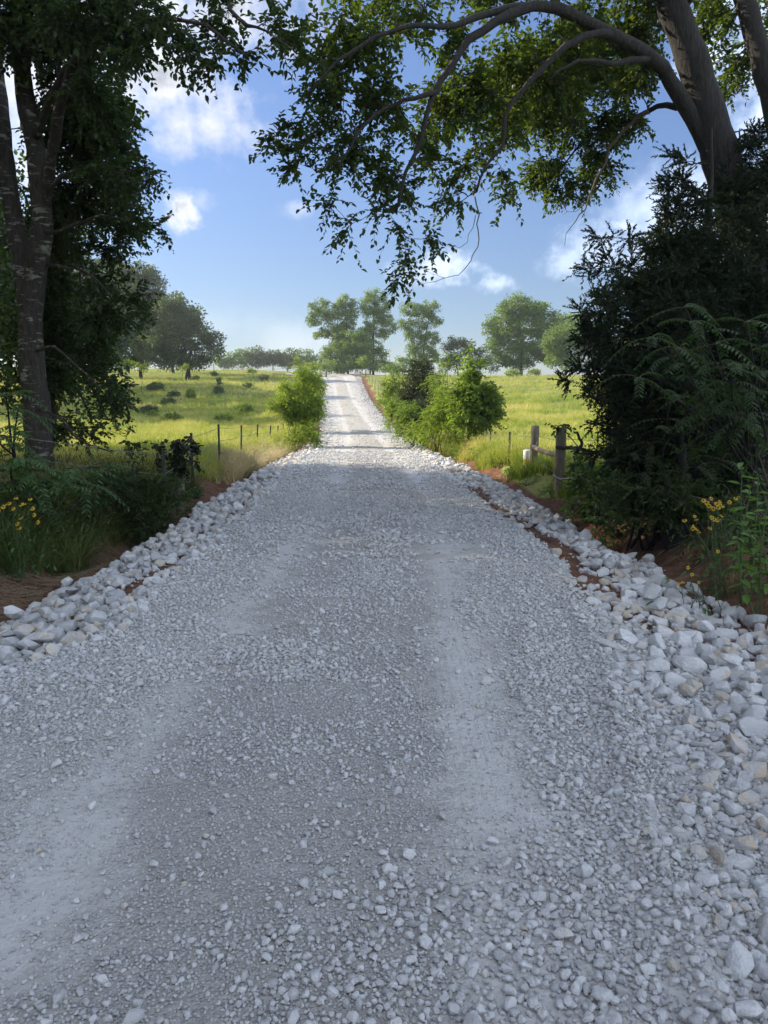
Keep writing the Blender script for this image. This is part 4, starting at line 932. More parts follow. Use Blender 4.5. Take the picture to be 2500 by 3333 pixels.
# the dark oaks at the left field edge
Yl = 118
big_tree('oak_tree', 'dark oak at the right end of the left grove', wx(620, Yl), Yl,
         [blob(560, 1010, Yl, 50, 40), blob(600, 1040, Yl, 50, 44), blob(560, 1100, Yl, 70, 50), blob(640, 1090, Yl, 50, 40), blob(690, 1110, Yl, 34, 24), blob(620, 1150, Yl, 60, 34), blob(700, 1140, Yl, 24, 20), blob(540, 1160, Yl, 60, 24), blob(600, 1175, Yl, 90, 22), blob(500, 1120, Yl, 60, 50)], M_FAR_D, cdens=.46, trunk=.45, forks=2)
big_tree('oak_tree', 'tallest rounded oak of the left grove, standing behind the darker one', wx(470, 124), 124,
         [blob(450, 890, 124, 54, 34), blob(490, 930, 124, 50, 44), blob(410, 920, 124, 60, 50), blob(440, 980, 124, 80, 60), blob(520, 1000, 124, 44, 50), blob(400, 1040, 124, 80, 60), blob(480, 1070, 124, 60, 60), blob(450, 1130, 124, 80, 40), blob(430, 1170, 124, 90, 26), blob(340, 1130, 124, 60, 50)], M_FAR_D, cdens=.42, trunk=.5)
big_tree('oak_tree', 'oak in the left grove whose bare lower trunks show against bright sky', wx(310, 96), 96,
         [blob(330, 930, 96, 90, 80), blob(250, 900, 96, 90, 80), blob(300, 1020, 96, 110, 60), blob(380, 1060, 96, 60, 50), blob(220, 1060, 96, 70, 50), blob(330, 1120, 96, 80, 40), blob(220, 1140, 96, 60, 40)], M_FAR_D, cdens=.40, trunk=.4, forks=3)
big_tree('oak_tree', 'oak seen behind the banded trunk of the left tree', wx(130, 84), 84,
         [blob(140, 920, 84, 110, 110), blob(40, 880, 84, 110, 120), blob(90, 1060, 84, 140, 70)], M_FAR_D, cdens=.36, trunk=.45)
big_tree('oak_tree', 'oak at the edge of the left grove nearest the road', wx(-70, 74), 74,
         [blob(-60, 860, 74, 160, 140), blob(-90, 1040, 74, 160, 110), blob(-10, 1100, 74, 90, 70)], M_FAR_D, cdens=.36, trunk=.45)
# the grove goes on outside the frame along the left side of the field
for i, (x, y, h, r) in enumerate([(-47, 88, 20, 7), (-36, 64, 18, 6.0), (-47, 72, 20, 7), (-50, 104, 20, 7), (-43, 128, 18, 8), (-39, 145, 16, 6)]):
    z = H(x, y)
    bl = [(np.array([x+rng.uniform(-.5, .5)*r, y+rng.uniform(-.5, .5)*r, z+h*q]), np.array([r*s_, r*s_, h*.17])) for q, s_ in ((.82, .6), (.68, .85), (.55, .9), (.42, .9), (.6, 1.0))]
    big_tree('grove_tree', 'oak of the grove that lines the left side of the hayfield', x, y, bl, M_FAR_D, clump=1.6, cdens=.24, lper=60, L=.6, trunk=.45, group='oaks lining the left side of the hayfield')
# bushes in front of the grove
for k, (px, py, w, h, Y, lb) in enumerate([(345, 1180, 24, 18, 84, 'bright green sapling at the foot of the left grove'), (420, 1190, 26, 12, 86, 'yellowish bush row start at the foot of the left grove'), (470, 1192, 16, 10, 88, 'small light bush between the grove trunks and the pasture'), (600, 1195, 14, 10, 110, 'tiny light green shrub by the far pasture fence')]):
    big_tree('field_bush', lb, wx(px, Y), Y, [blob(px, py, Y, w, h)], M_BUSH, clump=.5, cdens=.5, lper=30, L=.24, trunk=.05, cat='bush')
# far hedgerow behind the pasture fence
Yh = 230
for i, (px, py, w, h, kind) in enumerate([(735, 1172, 34, 26, 0), (790, 1165, 36, 32, 0), (845, 1160, 34, 36, 1), (895, 1165, 28, 30, 1), (940, 1160, 34, 36, 1), (985, 1165, 40, 34, 0), (1030, 1172, 30, 28, 0), (1275, 1195, 24, 12, 0), (1300, 1198, 18, 10, 1)]):
    lb = ['rounded pale tree at the left end of the far hedgerow', 'pale bushy tree second in the far hedgerow', 'dark gappy tree in the far hedgerow with trunk showing', 'small dark tree at the middle of the far hedgerow', 'rounded grey-green tree in the far hedgerow above the roadside bush', 'wide grey-green tree near the right end of the far hedgerow', 'faint tree joining the far hedgerow to the cottonwoods', 'low bush right of the metal gate beyond the road bend', 'small low bush below the lone cottonwood'][i]
    big_tree('hedgerow_tree', lb, wx(px, Yh), Yh, [blob(px, py, Yh, w, h*.8), blob(px+w*.3, py+h*.4, Yh, w*.8, h*.6), blob(px-w*.4, py+h*.35, Yh, w*.7, h*.6)], [M_FAR, M_FAR_D][kind], clump=1.3, cdens=.34, lper=55, L=.6, trunk=.25)
# small bushes by the bend
for px, py, w, h, Y, lb, m_ in [(1180, 1180, 26, 18, 138, 'bright young tree right behind the metal gate', M_BUSH), (1255, 1197, 22, 14, 134, 'low green bush between gate and right hayfield fence', M_FAR), (1060, 1195, 26, 22, 132, 'shrubby growth behind the left gate post at the bend', M_FAR), (1020, 1200, 30, 18, 126, 'green shrub above the roadside bush by the bend', M_BUSH)]:
    big_tree('field_bush', lb, wx(px, Y), Y, [blob(px, py, Y, w, h)], m_, clump=.6, cdens=.5, lper=30, L=.28, trunk=.07, cat='bush')

# trees along the left verge outside the frame: they shade the near road
for i, (x, y, h, r) in enumerate([(-8.8, 3.4, 9.0, 3.6), (-9.4, 8.6, 10.5, 3.6), (-13.6, 14.5, 13.5, 4.2), (-14.5, 6.5, 13, 3.8), (-14.6, 22.0, 13, 4.0), (-9.6, 15.2, 8.2, 2.1), (-8.9, 20.8, 7.2, 1.9)]):
    z = H(x, y)
    bl = [(np.array([x+rng.uniform(-.3, .3)*r, y+rng.uniform(-.3, .3)*r, z+h*q]), np.array([r*s_, r*s_, h*.17])) for q, s_ in ((.85, .6), (.72, .85), (.58, .95), (.44, .95), (.3, .8))]
    lb = {5: 'dark tree behind the left forked trunk', 6: 'smaller dark tree behind the left forked trunk, farther up the fence'}.get(i, 'woodland tree along the left side of the near road')
    big_tree('woodland_tree', lb, x, y, bl, M_LEAF_HACK, clump=.7, cdens=.46, lper=80, L=.17, trunk=.2, group='woodland trees left of the near road')

# ------------------------------------------------------------------ weeds and saplings in the fields
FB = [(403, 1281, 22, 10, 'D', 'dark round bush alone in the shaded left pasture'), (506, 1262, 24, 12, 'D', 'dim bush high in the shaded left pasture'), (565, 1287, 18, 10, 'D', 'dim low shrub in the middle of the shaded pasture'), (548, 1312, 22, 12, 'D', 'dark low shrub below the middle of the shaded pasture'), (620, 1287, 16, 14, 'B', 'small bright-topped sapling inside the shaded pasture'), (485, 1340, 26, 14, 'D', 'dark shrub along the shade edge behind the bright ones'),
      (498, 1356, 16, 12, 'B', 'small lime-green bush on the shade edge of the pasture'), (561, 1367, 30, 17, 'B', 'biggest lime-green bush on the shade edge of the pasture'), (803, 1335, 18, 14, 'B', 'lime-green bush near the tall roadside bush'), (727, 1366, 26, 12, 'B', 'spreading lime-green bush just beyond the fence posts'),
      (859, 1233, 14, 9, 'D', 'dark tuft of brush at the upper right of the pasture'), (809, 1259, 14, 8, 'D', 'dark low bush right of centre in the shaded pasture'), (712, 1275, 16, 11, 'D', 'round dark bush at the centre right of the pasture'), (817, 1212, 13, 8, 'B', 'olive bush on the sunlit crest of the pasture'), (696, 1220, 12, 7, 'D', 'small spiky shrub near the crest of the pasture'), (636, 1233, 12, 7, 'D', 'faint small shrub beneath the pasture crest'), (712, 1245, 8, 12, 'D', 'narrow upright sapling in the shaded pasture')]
def field_depth(px, py, lo=14, hi=178):
    a, s = fwd(px, py); Y = np.linspace(lo, hi, 1600); z = height(a*Y, Y); ray = EYE+s*Y
    k = np.where(z >= ray)[0]; return float(Y[k[0]]) if len(k) else 150.0
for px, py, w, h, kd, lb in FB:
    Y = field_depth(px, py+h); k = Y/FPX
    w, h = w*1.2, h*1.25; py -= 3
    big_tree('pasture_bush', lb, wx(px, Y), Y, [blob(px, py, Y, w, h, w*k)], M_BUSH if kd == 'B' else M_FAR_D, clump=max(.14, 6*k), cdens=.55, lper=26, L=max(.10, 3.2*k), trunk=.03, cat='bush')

# ------------------------------------------------------------------ fences
M_TPOST = plain('dark_green_steel', (.035, .040, .032), .6, .3)
M_WIRE = plain('galvanised_wire', (.20, .19, .18), .5, .6)
M_POST, n = mat('weathered_post')
pos = n('ShaderNodeNewGeometry').outputs['Position']
mp = n('ShaderNodeMapping', {'Vector': pos, 'Scale': (60, 60, 3)}).outputs[0]
g_ = n('ShaderNodeTexNoise', {'Vector': mp, 'Scale': 1.0, 'Detail': 5.0}).outputs[0]
g2 = n('ShaderNodeTexNoise', {'Vector': pos, 'Scale': 4.0, 'Detail': 4.0}).outputs[0]
cc = n.mix(g_, c4((.085, .068, .05)), c4((.22, .185, .135)))
cc = n.mix(n.math('MULTIPLY', n.smooth(g2, .5, .7), .6), cc, c4((.20, .21, .14)))
out(n, principled(n, Base_Color=cc, Roughness=.9, Normal=bump(n, g_, .6, .01)))
M_CUT = plain('fresh_cut_wood', (.34, .25, .15), .85, 0, .2, 30)

def box(g, c, s, midx=0):
    x, y, z = c; a, b, d = s[0]/2, s[1]/2, s[2]/2
    V = [(x+i*a, y+j*b, z+k*d) for k in (-1, 1) for j in (-1, 1) for i in (-1, 1)]
    F = [(0, 2, 3), (0, 3, 1), (4, 5, 7), (4, 7, 6), (0, 1, 5), (0, 5, 4), (2, 6, 7), (2, 7, 3), (0, 4, 6), (0, 6, 2), (1, 3, 7), (1, 7, 5)]
    g.add(V, F, midx=midx)
def tpost_mesh(hh=1.28):
    g = Geo(); box(g, (0, 0, hh/2-.1), (.034, .005, hh+.2)); box(g, (0, -.017, hh/2-.1), (.006, .029, hh+.2))
    for i in range(int(hh/.055)): box(g, (0, -.033, .06+i*.055), (.010, .008, .012))
    V = np.concatenate(g.V); F = np.concatenate(g.F); return mesh_data('t_post', V, F, M_TPOST)
tp_me = tpost_mesh()
def tpost(px, pytop, Y, label, group, lean=None, cat='fence post'):
    x, _, zt = at(px, pytop, Y); z0 = H(x, Y)
    o = obj('fence_post', tp_me, None, (x, Y, z0)); s = (zt-z0)/1.28
    o.scale = (1.5, 1.5, s); o.rotation_euler = (rng.normal()*.02, rng.normal()*.02 if lean is None else lean, rng.normal()*.3)
    tag(o, label, cat, group); return np.array([x, Y, z0, zt])
LP = []
G1 = 'steel posts of the left barbed wire fence'
for px, pt, Y, ln, lb in [(530, 1466, 12.4, .0, 'dark steel post left of the vine-covered stump, half hidden in leaves'), (622, 1409, 15, .0, 'dark steel post just right of the vine-covered stump'), (711, 1381, 19, .0, 'tallest-looking steel post, the clearest of the left fence'), (782, 1384, 23, .03, 'steel post second past the vine-covered stump'), (835, 1381, 28, .05, 'steel post leaning slightly right before the golden grass'),
                      (875, 1384, 33, .10, 'thin leaning steel post above the golden grass'), (902, 1385, 38, .09, 'far thin leaning steel post, second from the roadside bush'), (921, 1377, 42, .03, 'farthest steel post of the left fence, nearest the roadside bush')]:
    LP.append(tpost(px, pt, Y, lb, G1, ln))
LP = np.array(LP)
def wire(name, label, pts, r=.003, barbs=True, sag=.02, group=None, parent=None):
    segs = []
    for a, b in zip(pts[:-1], pts[1:]):
        t = np.linspace(0, 1, 7)[:, None]; q = a+(b-a)*t; q[:, 2] -= sag*4*(t*(1-t))[:, 0]*np.linalg.norm(b-a)/4; segs.append(q if not segs else q[1:])
    P = np.concatenate(segs); g = Geo(); g.add(*tubes(P[None], np.full((1, len(P)), r), 5))
    if barbs:
        L_ = np.r_[0, np.cumsum(np.linalg.norm(np.diff(P, axis=0), axis=1))]; t = np.arange(.06, L_[-1], .13)
        B = np.stack([np.interp(t, L_, P[:, i]) for i in range(3)], 1); d = rdir(len(t)); d[:, 2] += .3
        for s_ in (1, -1): g.add(*tubes(np.stack([B, B+s_*norm(d)*.022], 1), np.full((len(t), 2), .0022), 3))
    o = g.build(name, M_WIRE, parent); tag(o, label, 'wire', group) if parent is None else None; return o
for k, (f, lb) in enumerate([(.93, 'top strand of barbed wire on the left fence'), (.66, 'second strand of barbed wire on the left fence'), (.38, 'third strand of barbed wire on the left fence, near the weeds')]):
    pts = [np.array([q[0], q[1]-.03, q[2]+(q[3]-q[2])*f]) for q in LP]
    pts = [np.array([-5.2, 11.2, H(-5.2, 11.2)+1.1*f])]+pts
    wire('barbed_wire', lb, np.array(pts), .0060, group='strands of the left fence')
# vine-covered stump post of the left fence
x, _, zt = at(580, 1452, 13.6); z0 = H(x, 13.6)
root = empty('vine_covered_post', (x, 13.6, z0)); tag(root, 'thick wooden post wrapped in dark leafy vine on the left fence', 'fence post')
b = np.array([x, 13.6, z0]); tp_ = wpath([(x, 13.6, z0-.2), (x-.01, 13.6, z0+.6), (x-.02, 13.6, zt+.02)], .095, .085, 9, .004)
Geo().add(*tubes(tp_[None, :, :3], tp_[None, :, 3], 12, True)).build('post', M_POST, root, b, True)
vb = [blob(580, 1500, 13.5, 26, 60, .16), blob(560, 1450, 13.4, 60, 16, .14), blob(520, 1455, 13.2, 24, 16, .12), blob(510, 1500, 13.2, 16, 22, .1), blob(600, 1440, 13.6, 30, 12, .12), blob(545, 1480, 13.4, 16, 16, .1), blob(635, 1480, 14.6, 14, 40, .1), blob(630, 1450, 14.6, 22, 14, .1), blob(610, 1420, 14.4, 14, 8, .08), blob(575, 1540, 13.4, 30, 26, .16), blob(600, 1500, 13.4, 16, 40, .1)]
cl = sample_blobs(vb, 150); OP, OR = grow([tp_], cl, .02)
V, F, T, TP, TR = twig_foliage(OP, 'leaf', 3, 5, .12, .075, .07, 4, .6)
Geo().add(V, F, T).build('vine_leaves', leaf_mat('dark_vine_leaf', (.016, .022, .010), (.035, .045, .015), trans=(.03, .05, .01), tfac=.12), root, b)
Geo().add(*tubes(OP, OR*.6, 4)).build('vine_stems', M_TWIG, root, b)

# right fence: two wooden posts with a brace log, steel posts and wires
def wood_post(px, pt, Y, rad, label, lean=0.0):
    x, _, zt = at(px, pt, Y); z0 = H(x, Y)
    root = empty('wooden_post', (x, Y, z0)); tag(root, label, 'wooden post', 'wooden corner posts of the right fence')
    b = np.array([x, Y, z0]); p = wpath([(x, Y, z0-.3), (x+.004, Y, z0+.5), (x+lean, Y, zt)], rad*1.06, rad, 10, .002)
    V, F = tubes(p[None, :, :3], p[None, :, 3], 16, True); Geo().add(V, F).build('shaft', M_POST, root, b, True)
    return x, zt, z0, root, b
xA, ztA, z0A, rA, bA = wood_post(1740, 1385, 17.0, .092, 'slimmer wooden post beside the white utility marker, lit along one side', .02)
xB, ztB, z0B, rB, bB = wood_post(1826, 1391, 14.0, .092, 'thicker shaded wooden post with vines, nearer the cedar thicket', .01)
g = Geo()  # wire staples and a tag strip on the first post
pA = at(1742, 1440, 16.9)
g.add(*tubes(np.array([[pA+[0, -.01, -.14], pA+[.03, 0, -.02], pA+[.05, 0, .02]]]), np.full((1, 3), .008), 5)); g.build('bent_wire_tail', plain('bright_wire', (.6, .6, .58), .4, .4), rA, bA)
# brace log between posts
a0 = at(1734, 1455, 16.75); a1 = at(1800, 1476, 14.4); a2 = at(1822, 1482, 14.1)
root = empty('brace_log', a0); tag(root, 'short pale-ended brace log wedged between the two wooden posts', 'log')
P = wpath([a0, (a0+a2)/2+np.array([0, 0, -.02]), a2], .055, .045, 9, .004)
Geo().add(*tubes(P[None, :, :3], P[None, :, 3], 10, True)).build('log', M_CUT, root, a0, True)
Geo().add(*tubes(np.array([[a0-(a2-a0)/np.linalg.norm(a2-a0)*.004, a0+(a2-a0)/np.linalg.norm(a2-a0)*.12]]), np.full((1, 2), .058), 10, True)).build('bark_ring', M_POST, root, a0, True)
# dark rail running into the thicket
a0 = at(1812, 1455, 13.85); a1 = at(2010, 1490, 12.6)
P = wpath([a0, (a0+a1)/2+np.array([0, 0, .03]), a1], .035, .03, 10, .008)
o = Geo().add(*tubes(P[None, :, :3], P[None, :, 3], 8, True)).build('fence_rail', M_BARK, None, smooth=True); tag(o, 'dark rough rail running from the thicker wooden post into the vines', 'fence rail')
a0 = at(1870, 1480, 13.2); P = wpath([a0, at(1895, 1440, 13.2), at(1885, 1425, 13.2), at(1878, 1406, 13.2)], .035, .02, 9, .006)
o = Geo().add(*tubes(P[None, :, :3], P[None, :, 3], 7, True)).build('snag', M_BARK, None, smooth=True); tag(o, 'short black broken snag sticking up from the bramble', 'dead branch')
P = wpath([at(1800, 1545, 12.6), at(1830, 1556, 12.5), at(1870, 1558, 12.4), at(1900, 1556, 12.4), at(1925, 1568, 12.3)], .010, .007, 16, .012)
o = Geo().add(*tubes(P[None, :, :3], P[None, :, 3], 6, True)).build('fallen_stick', M_DEAD, None, smooth=True); tag(o, 'pale bare stick lying across the bramble below the thicker post', 'stick')
G2 = 'steel posts of the right fence'
RP = [tpost(px, pt, Y, lb, G2, 0.0) for px, pt, Y, lb in [(1659, 1405, 19.5, 'dark steel post left of the white utility marker'), (1596, 1402, 24, 'thin steel post near the rounded sapling'), (1550, 1386, 28, 'thin steel post touching the rounded sapling foliage')]]
RP = np.array([[xB, 14.0, z0B, ztB], [xA, 17, z0A, ztA]]+[list(q) for q in RP])
tpost(1926, 1490, 12.3, 'dark steel post half buried in the bramble', G2, 0.0)
for f, lb in [(.80, 'top wire of the right fence'), (.52, 'middle wire of the right fence'), (.28, 'lower wire of the right fence')]:
    pts = np.array([[q[0]+.01, q[1], q[2]+(q[3]-q[2])*f] for q in RP]); wire('fence_wire', lb, pts, .0050, False, .01, 'wires of the right fence')
pts = np.array([[xB, 14., z0B+1.02], at(2050, 1440, 13.4), at(2250, 1448, 13.0), at(2500, 1455, 12.6)]); wire('fence_wire', 'wire stretched from the thicker post into the cedars', pts, .0050, False, .01, 'wires of the right fence')
# white utility marker
x, _, zt = at(1716, 1464, 17.3); z0 = H(x, 17.3); root = empty('utility_marker', (x, 17.3, z0)); tag(root, 'short white cylindrical utility marker with a yellow band beside the wooden post', 'utility marker'); b = np.array([x, 17.3, z0])
M_WHITE = plain('white_plastic', (.78, .78, .76), .45, 0, .04); M_YEL = plain('yellow_band', (.75, .48, .04), .5, 0, .05)
hh = zt-z0
Geo().add(*tubes(np.array([[b+[0, 0, -.05], b+[0, 0, hh*.30]]]), np.full((1, 2), .072), 20, True)).build('base', M_WHITE, root, b, True)
prof_ = np.array([[0, 0, hh*.30], [0, 0, hh*.31], [0, 0, hh*.93], [0, 0, hh*.975], [0, 0, hh]]); Geo().add(*tubes((b+prof_)[None], np.array([[.082, .084, .084, .078, .055]]), 24, True)).build('cap', M_WHITE, root, b, True)
Geo().add(*tubes((b+np.array([[0, 0, hh*.44], [0, 0, hh*.60]]))[None], np.full((1, 2), .0865), 24)).build('band', M_YEL, root, b, True)

# far pasture fence
M_FARF = plain('grey_fence_wood', (.16, .15, .14), .9)
Yf = 178.0
xs_ = [wx(px, Yf) for px in range(470, 1010, 47)]
root = empty('pasture_fence', (xs_[0], Yf, H(xs_[0], Yf))); tag(root, 'long dark post and wire fence along the crest of the left pasture', 'fence'); b = np.array([xs_[0], Yf, H(xs_[0], Yf)])
pm = None
for x in xs_:
    z = H(x, Yf); g = Geo(); g.add(*tubes(np.array([[[0, 0, -.2], [0, 0, 1.25]]]), np.full((1, 2), .085), 7, True))
    if pm is None: o = g.build('post', M_FARF, root); pm = o.data
    else: o = obj('post', pm, root)
    o.location = tuple(np.array([x, Yf, z])-b)
for f in (.3, .62, .94, 1.2):
    P = np.array([[x, Yf-.1, H(x, Yf)+f] for x in xs_]); Geo().add(*tubes(P[None], np.full((1, len(P)), .032), 4)).build('rail', M_FARF, root, b)
# fence up the right side of the far road
pts = []
for k, Y in enumerate([70, 78, 86, 94, 102, 110, 118, 124]):
    x = float(eR(Y))+1.9; pts.append([x, Y, H(x, Y)])
pts = np.array(pts)
root = empty('hill_fence', pts[0]); tag(root, 'thin wire fence climbing the hill on the right side of the far road', 'fence'); pm = None
for q in pts:
    if pm is None: o = Geo().add(*tubes(np.array([[[0, 0, -.2], [0, 0, 1.2]]]), np.full((1, 2), .04), 6, True)).build('post', M_FARF, root); pm = o.data
    else: o = obj('post', pm, root)
    o.location = tuple(q-pts[0])
for f in (.4, .75, 1.1): Geo().add(*tubes((pts+[0, 0, f])[None], np.full((1, len(pts)), .012), 4)).build('wire', M_WIRE, root, pts[0])
# galvanised field gate at the bend
M_GALV = plain('galvanised_tube', (.50, .52, .51), .45, .6, .1)
Y = 124.0; g0 = at(1153, 1222, Y); g1 = at(1184, 1221, Y+1.5); zb = max(H(g0[0], Y), H(g1[0], Y))+.12
root = empty('field_gate', (g0[0], Y, zb)); tag(root, 'pale tubular metal field gate standing open at the right of the road bend', 'gate'); b = np.array([g0[0], Y, zb])
q0 = np.array([g0[0], Y, zb]); q1 = np.array([g1[0], Y+1.5, zb]); gh = 1.12
for nm, u in (('upright', 0), ('upright', .5), ('upright', 1)):
    p = q0+(q1-q0)*u; Geo().add(*tubes(np.array([[p, p+[0, 0, gh]]]), np.full((1, 2), .045), 8, True)).build(nm, M_GALV, root, b, True)
for i in range(5):
    z = gh*(.02+.245*i); Geo().add(*tubes(np.array([[q0+[0, -.05, z], q1+[0, -.05, z]]]), np.full((1, 2), .034), 8, True)).build('rail', M_GALV, root, b, True)
for px, pt, Y, lb, c_, rad in [(1062, 1203, 122, 'tall dark gatepost left of the road bend', M_FARF, .11), (1067, 1210, 122, 'short pale gatepost left of the road bend', M_WHITE, .075), (1190, 1203, 127, 'dark gatepost at the hinge of the metal gate', M_FARF, .10)]:
    x, _, zt = at(px, pt, Y); z0 = H(x, Y); o = Geo().add(*tubes(np.array([[[x, Y, z0-.2], [x, Y, zt-.02], [x, Y, zt]]]), np.array([[rad, rad, rad*.8]]), 10, True)).build('gatepost', c_, None, smooth=True); tag(o, lb, 'gatepost')
q0 = at(1043, 1222, 121); q0[2] = H(q0[0], 121)+.15; q1 = at(1060, 1222, 121.8); q1[2] = q0[2]
root = empty('field_gate', q0); tag(root, 'narrow dark metal gate half hidden by brush left of the road bend', 'gate')
for u in (0, 1): p = q0+(q1-q0)*u; Geo().add(*tubes(np.array([[p, p+[0, 0, 1.0]]]), np.full((1, 2), .04), 8, True)).build('upright', M_FARF, root, q0, True)
for i in range(5): Geo().add(*tubes(np.array([[q0+[0, -.04, .03+.235*i], q1+[0, -.04, .03+.235*i]]]), np.full((1, 2), .028), 6, True)).build('rail', M_FARF, root, q0, True)

# ------------------------------------------------------------------ flowers and broad-leaved weeds
M_PETAL = leaf_mat('yellow_petal', (.50, .30, .015), (.62, .42, .03), trans=(.7, .45, .03), tfac=.3)
M_EYE = plain('flower_eye', (.025, .014, .008), .8)
M_STEM = plain('green_stem', (.05, .09, .025), .7)
M_BROAD = leaf_mat('broad_leaf', (.075, .15, .032), (.13, .225, .045), trans=(.20, .34, .04), tfac=.3, gloss=.4)
def flower_meshes():
    a = np.linspace(0, 2*math.pi, 10, endpoint=False)+rng.normal(size=10)*.08
    D = np.stack([np.cos(a), np.sin(a), np.full(10, -.25)], 1); P = D*.006
    V, F, k = leaves(P, D, np.tile([0, 0, 1.0], (10, 1)), np.full(10, .030), np.full(10, .013), 4, .1, .1)
    petals = mesh_data('petals', V, F, M_PETAL, np.repeat(rng.random(10), k))
    p = np.array([[0, 0, -.004], [0, 0, .003], [0, 0, .009], [0, 0, .012]]); V, F = tubes(p[None], np.array([[.008, .0095, .007, .002]]), 8, True)
    return petals, mesh_data('eye', V, F, M_EYE, None, True)
PET, EYEM = flower_meshes()
def susan(name, label, base, heads, leafn=60, sc=1.0):
    b = np.array([base[0], base[1], H(base[0], base[1])]); root = empty(name, b); tag(root, label, 'flowers')
    gs = Geo()
    for h in heads:
        h = np.array(h, float); st = wpath([b+rng.normal(size=3)*[.08, .08, 0], (b+h)/2+np.array([rng.normal()*.05, rng.normal()*.05, .08]), h], .004, .002, 8, .004)
        gs.add(*tubes(st[None, :, :3], st[None, :, 3], 4))
        f = obj('flower_head', PET, root, h-b); f.rotation_euler = (rng.uniform(.2, 1.2), rng.uniform(-.5, .5), rng.uniform(-.6, .6)); s = .68*sc*rng.uniform(.85, 1.2); f.scale = (s, s, s)
        e = obj('eye', EYEM, f)
    gs.build('stems', M_STEM, root, b)
    n_ = leafn; P = b+np.stack([rng.normal(size=n_)*.18, rng.normal(size=n_)*.14, rng.uniform(.03, .55, n_)], 1)
    D = norm(rdir(n_)+np.array([0, -.3, .1])); V, F, k = leaves(P, D, norm(rdir(n_)*.4+[0, 0, 1]), rng.uniform(.05, .10, n_), rng.uniform(.02, .035, n_), 4)
    Geo().add(V, F, np.repeat(rng.random(n_), k)).build('leaves', M_SUMAC, root, b)
    return root
Yf_ = 6.9
HP = [(2290, 1628), (2300, 1636), (2316, 1622), (2308, 1646), (2335, 1640), (2345, 1632), (2352, 1645), (2338, 1652), (2322, 1655), (2375, 1634), (2395, 1622), (2405, 1619), (2325, 1690), (2318, 1684), (2335, 1694), (2350, 1678), (2342, 1688)]
susan('yellow_daisy_plant', 'main cluster of yellow dark-eyed daisies in front of the right cedars', (at(2370, 1800, 6.9)[0], 6.95), [at(x, y, Yf_+rng.uniform(-.12, .12)) for x, y in HP], 90, 1.05)
HP = [(2228, 1693), (2262, 1680), (2266, 1690), (2260, 1712), (2270, 1722), (2274, 1732), (2312, 1718), (2256, 1720)]
susan('yellow_daisy_plant', 'sparse yellow daisies on bare stems reaching left of the main cluster', (at(2340, 1800, 7.1)[0], 7.15), [at(x, y, 7.1+rng.uniform(-.1, .1)) for x, y in HP], 30)
HP = [(2240, 1848), (2252, 1870), (2210, 1898), (2224, 1894), (2275, 1896), (2338, 1795), (2213, 1908)]
susan('yellow_daisy_plant', 'few small yellow daisies low on the bare red clay bank', (at(2290, 1900, 6.4)[0], 6.5), [at(x, y, 6.3) for x, y in HP], 22, .7)
HP = [(10, 1650), (52, 1620), (98, 1623), (68, 1642), (42, 1655), (15, 1642), (105, 1655), (68, 1685), (55, 1704), (110, 1676), (122, 1700), (62, 1718), (30, 1638), (80, 1638), (-5, 1660)]
susan('yellow_daisy_plant', 'yellow daisies on the left bank among shadowed weeds', (at(40, 1820, 7.6)[0], 7.7), [at(x, y, 7.5+rng.uniform(-.2, .2)) for x, y in HP], 90, 1.15)
# broad-leaved plants: every large leaf is a part
LV, LF, _k = leaves(np.zeros((1, 3)), np.array([[0, 1.0, 0]]), np.array([[0, 0, 1.0]]), np.ones(1), np.full(1, .5), 4, .16, .18)
LEAFM = mesh_data('leaf', LV, LF, M_BROAD, np.array([.2, .6, .6, .2]))
def broad(name, label, base, tops, nl=11, L=.15):
    b = np.array([base[0], base[1], H(base[0], base[1])]); root = empty(name, b); tag(root, label, 'plant')
    for tp__ in tops:
        tp__ = np.array(tp__, float); st = wpath([b+rng.normal(size=3)*[.05, .05, 0], (b*.45+tp__*.55)+rng.normal(size=3)*.03, tp__], .010, .004, 10, .004)
        Geo().add(*tubes(st[None, :, :3], st[None, :, 3], 6)).build('stem', M_STEM, root, b, True)
        for i in range(nl):
            f = .30+.70*i/(nl-1); j = min(8, int(f*9)); q = st[j, :3]+(st[min(9, j+1), :3]-st[j, :3])*(f*9-j)
            o = obj('leaf', LEAFM, root, q-b); o.rotation_euler = (rng.uniform(-.5, .45)*(1 if f < .9 else -1)+.1, rng.uniform(-.3, .3), i*2.4+rng.uniform(-.3, .3))
            s = L*(1.15-.55*f)*rng.uniform(.85, 1.15); o.scale = (s*1.1, s, s)
broad('broadleaf_weed', 'upright broad-leaved weed above the main daisy cluster', (at(2425, 1800, 6.6)[0], 6.6), [at(2415, 1505, 6.6), at(2440, 1590, 6.5), at(2470, 1560, 6.7)], 15, .16)
broad('broadleaf_weed', 'low broad-leaved weed at the right frame edge over the clay bank', (at(2480, 1900, 6.2)[0], 6.2), [at(2470, 1690, 6.2), at(2500, 1640, 6.2), at(2440, 1730, 6.3), at(2400, 1750, 6.4)], 13, .14)
broad('broadleaf_weed', 'leafy weed in the bramble foot above the right ditch', (at(1990, 1730, 10.0)[0], 10.0), [at(1960, 1640, 10), at(2010, 1665, 9.8), at(1940, 1690, 10.1)], 10, .11)

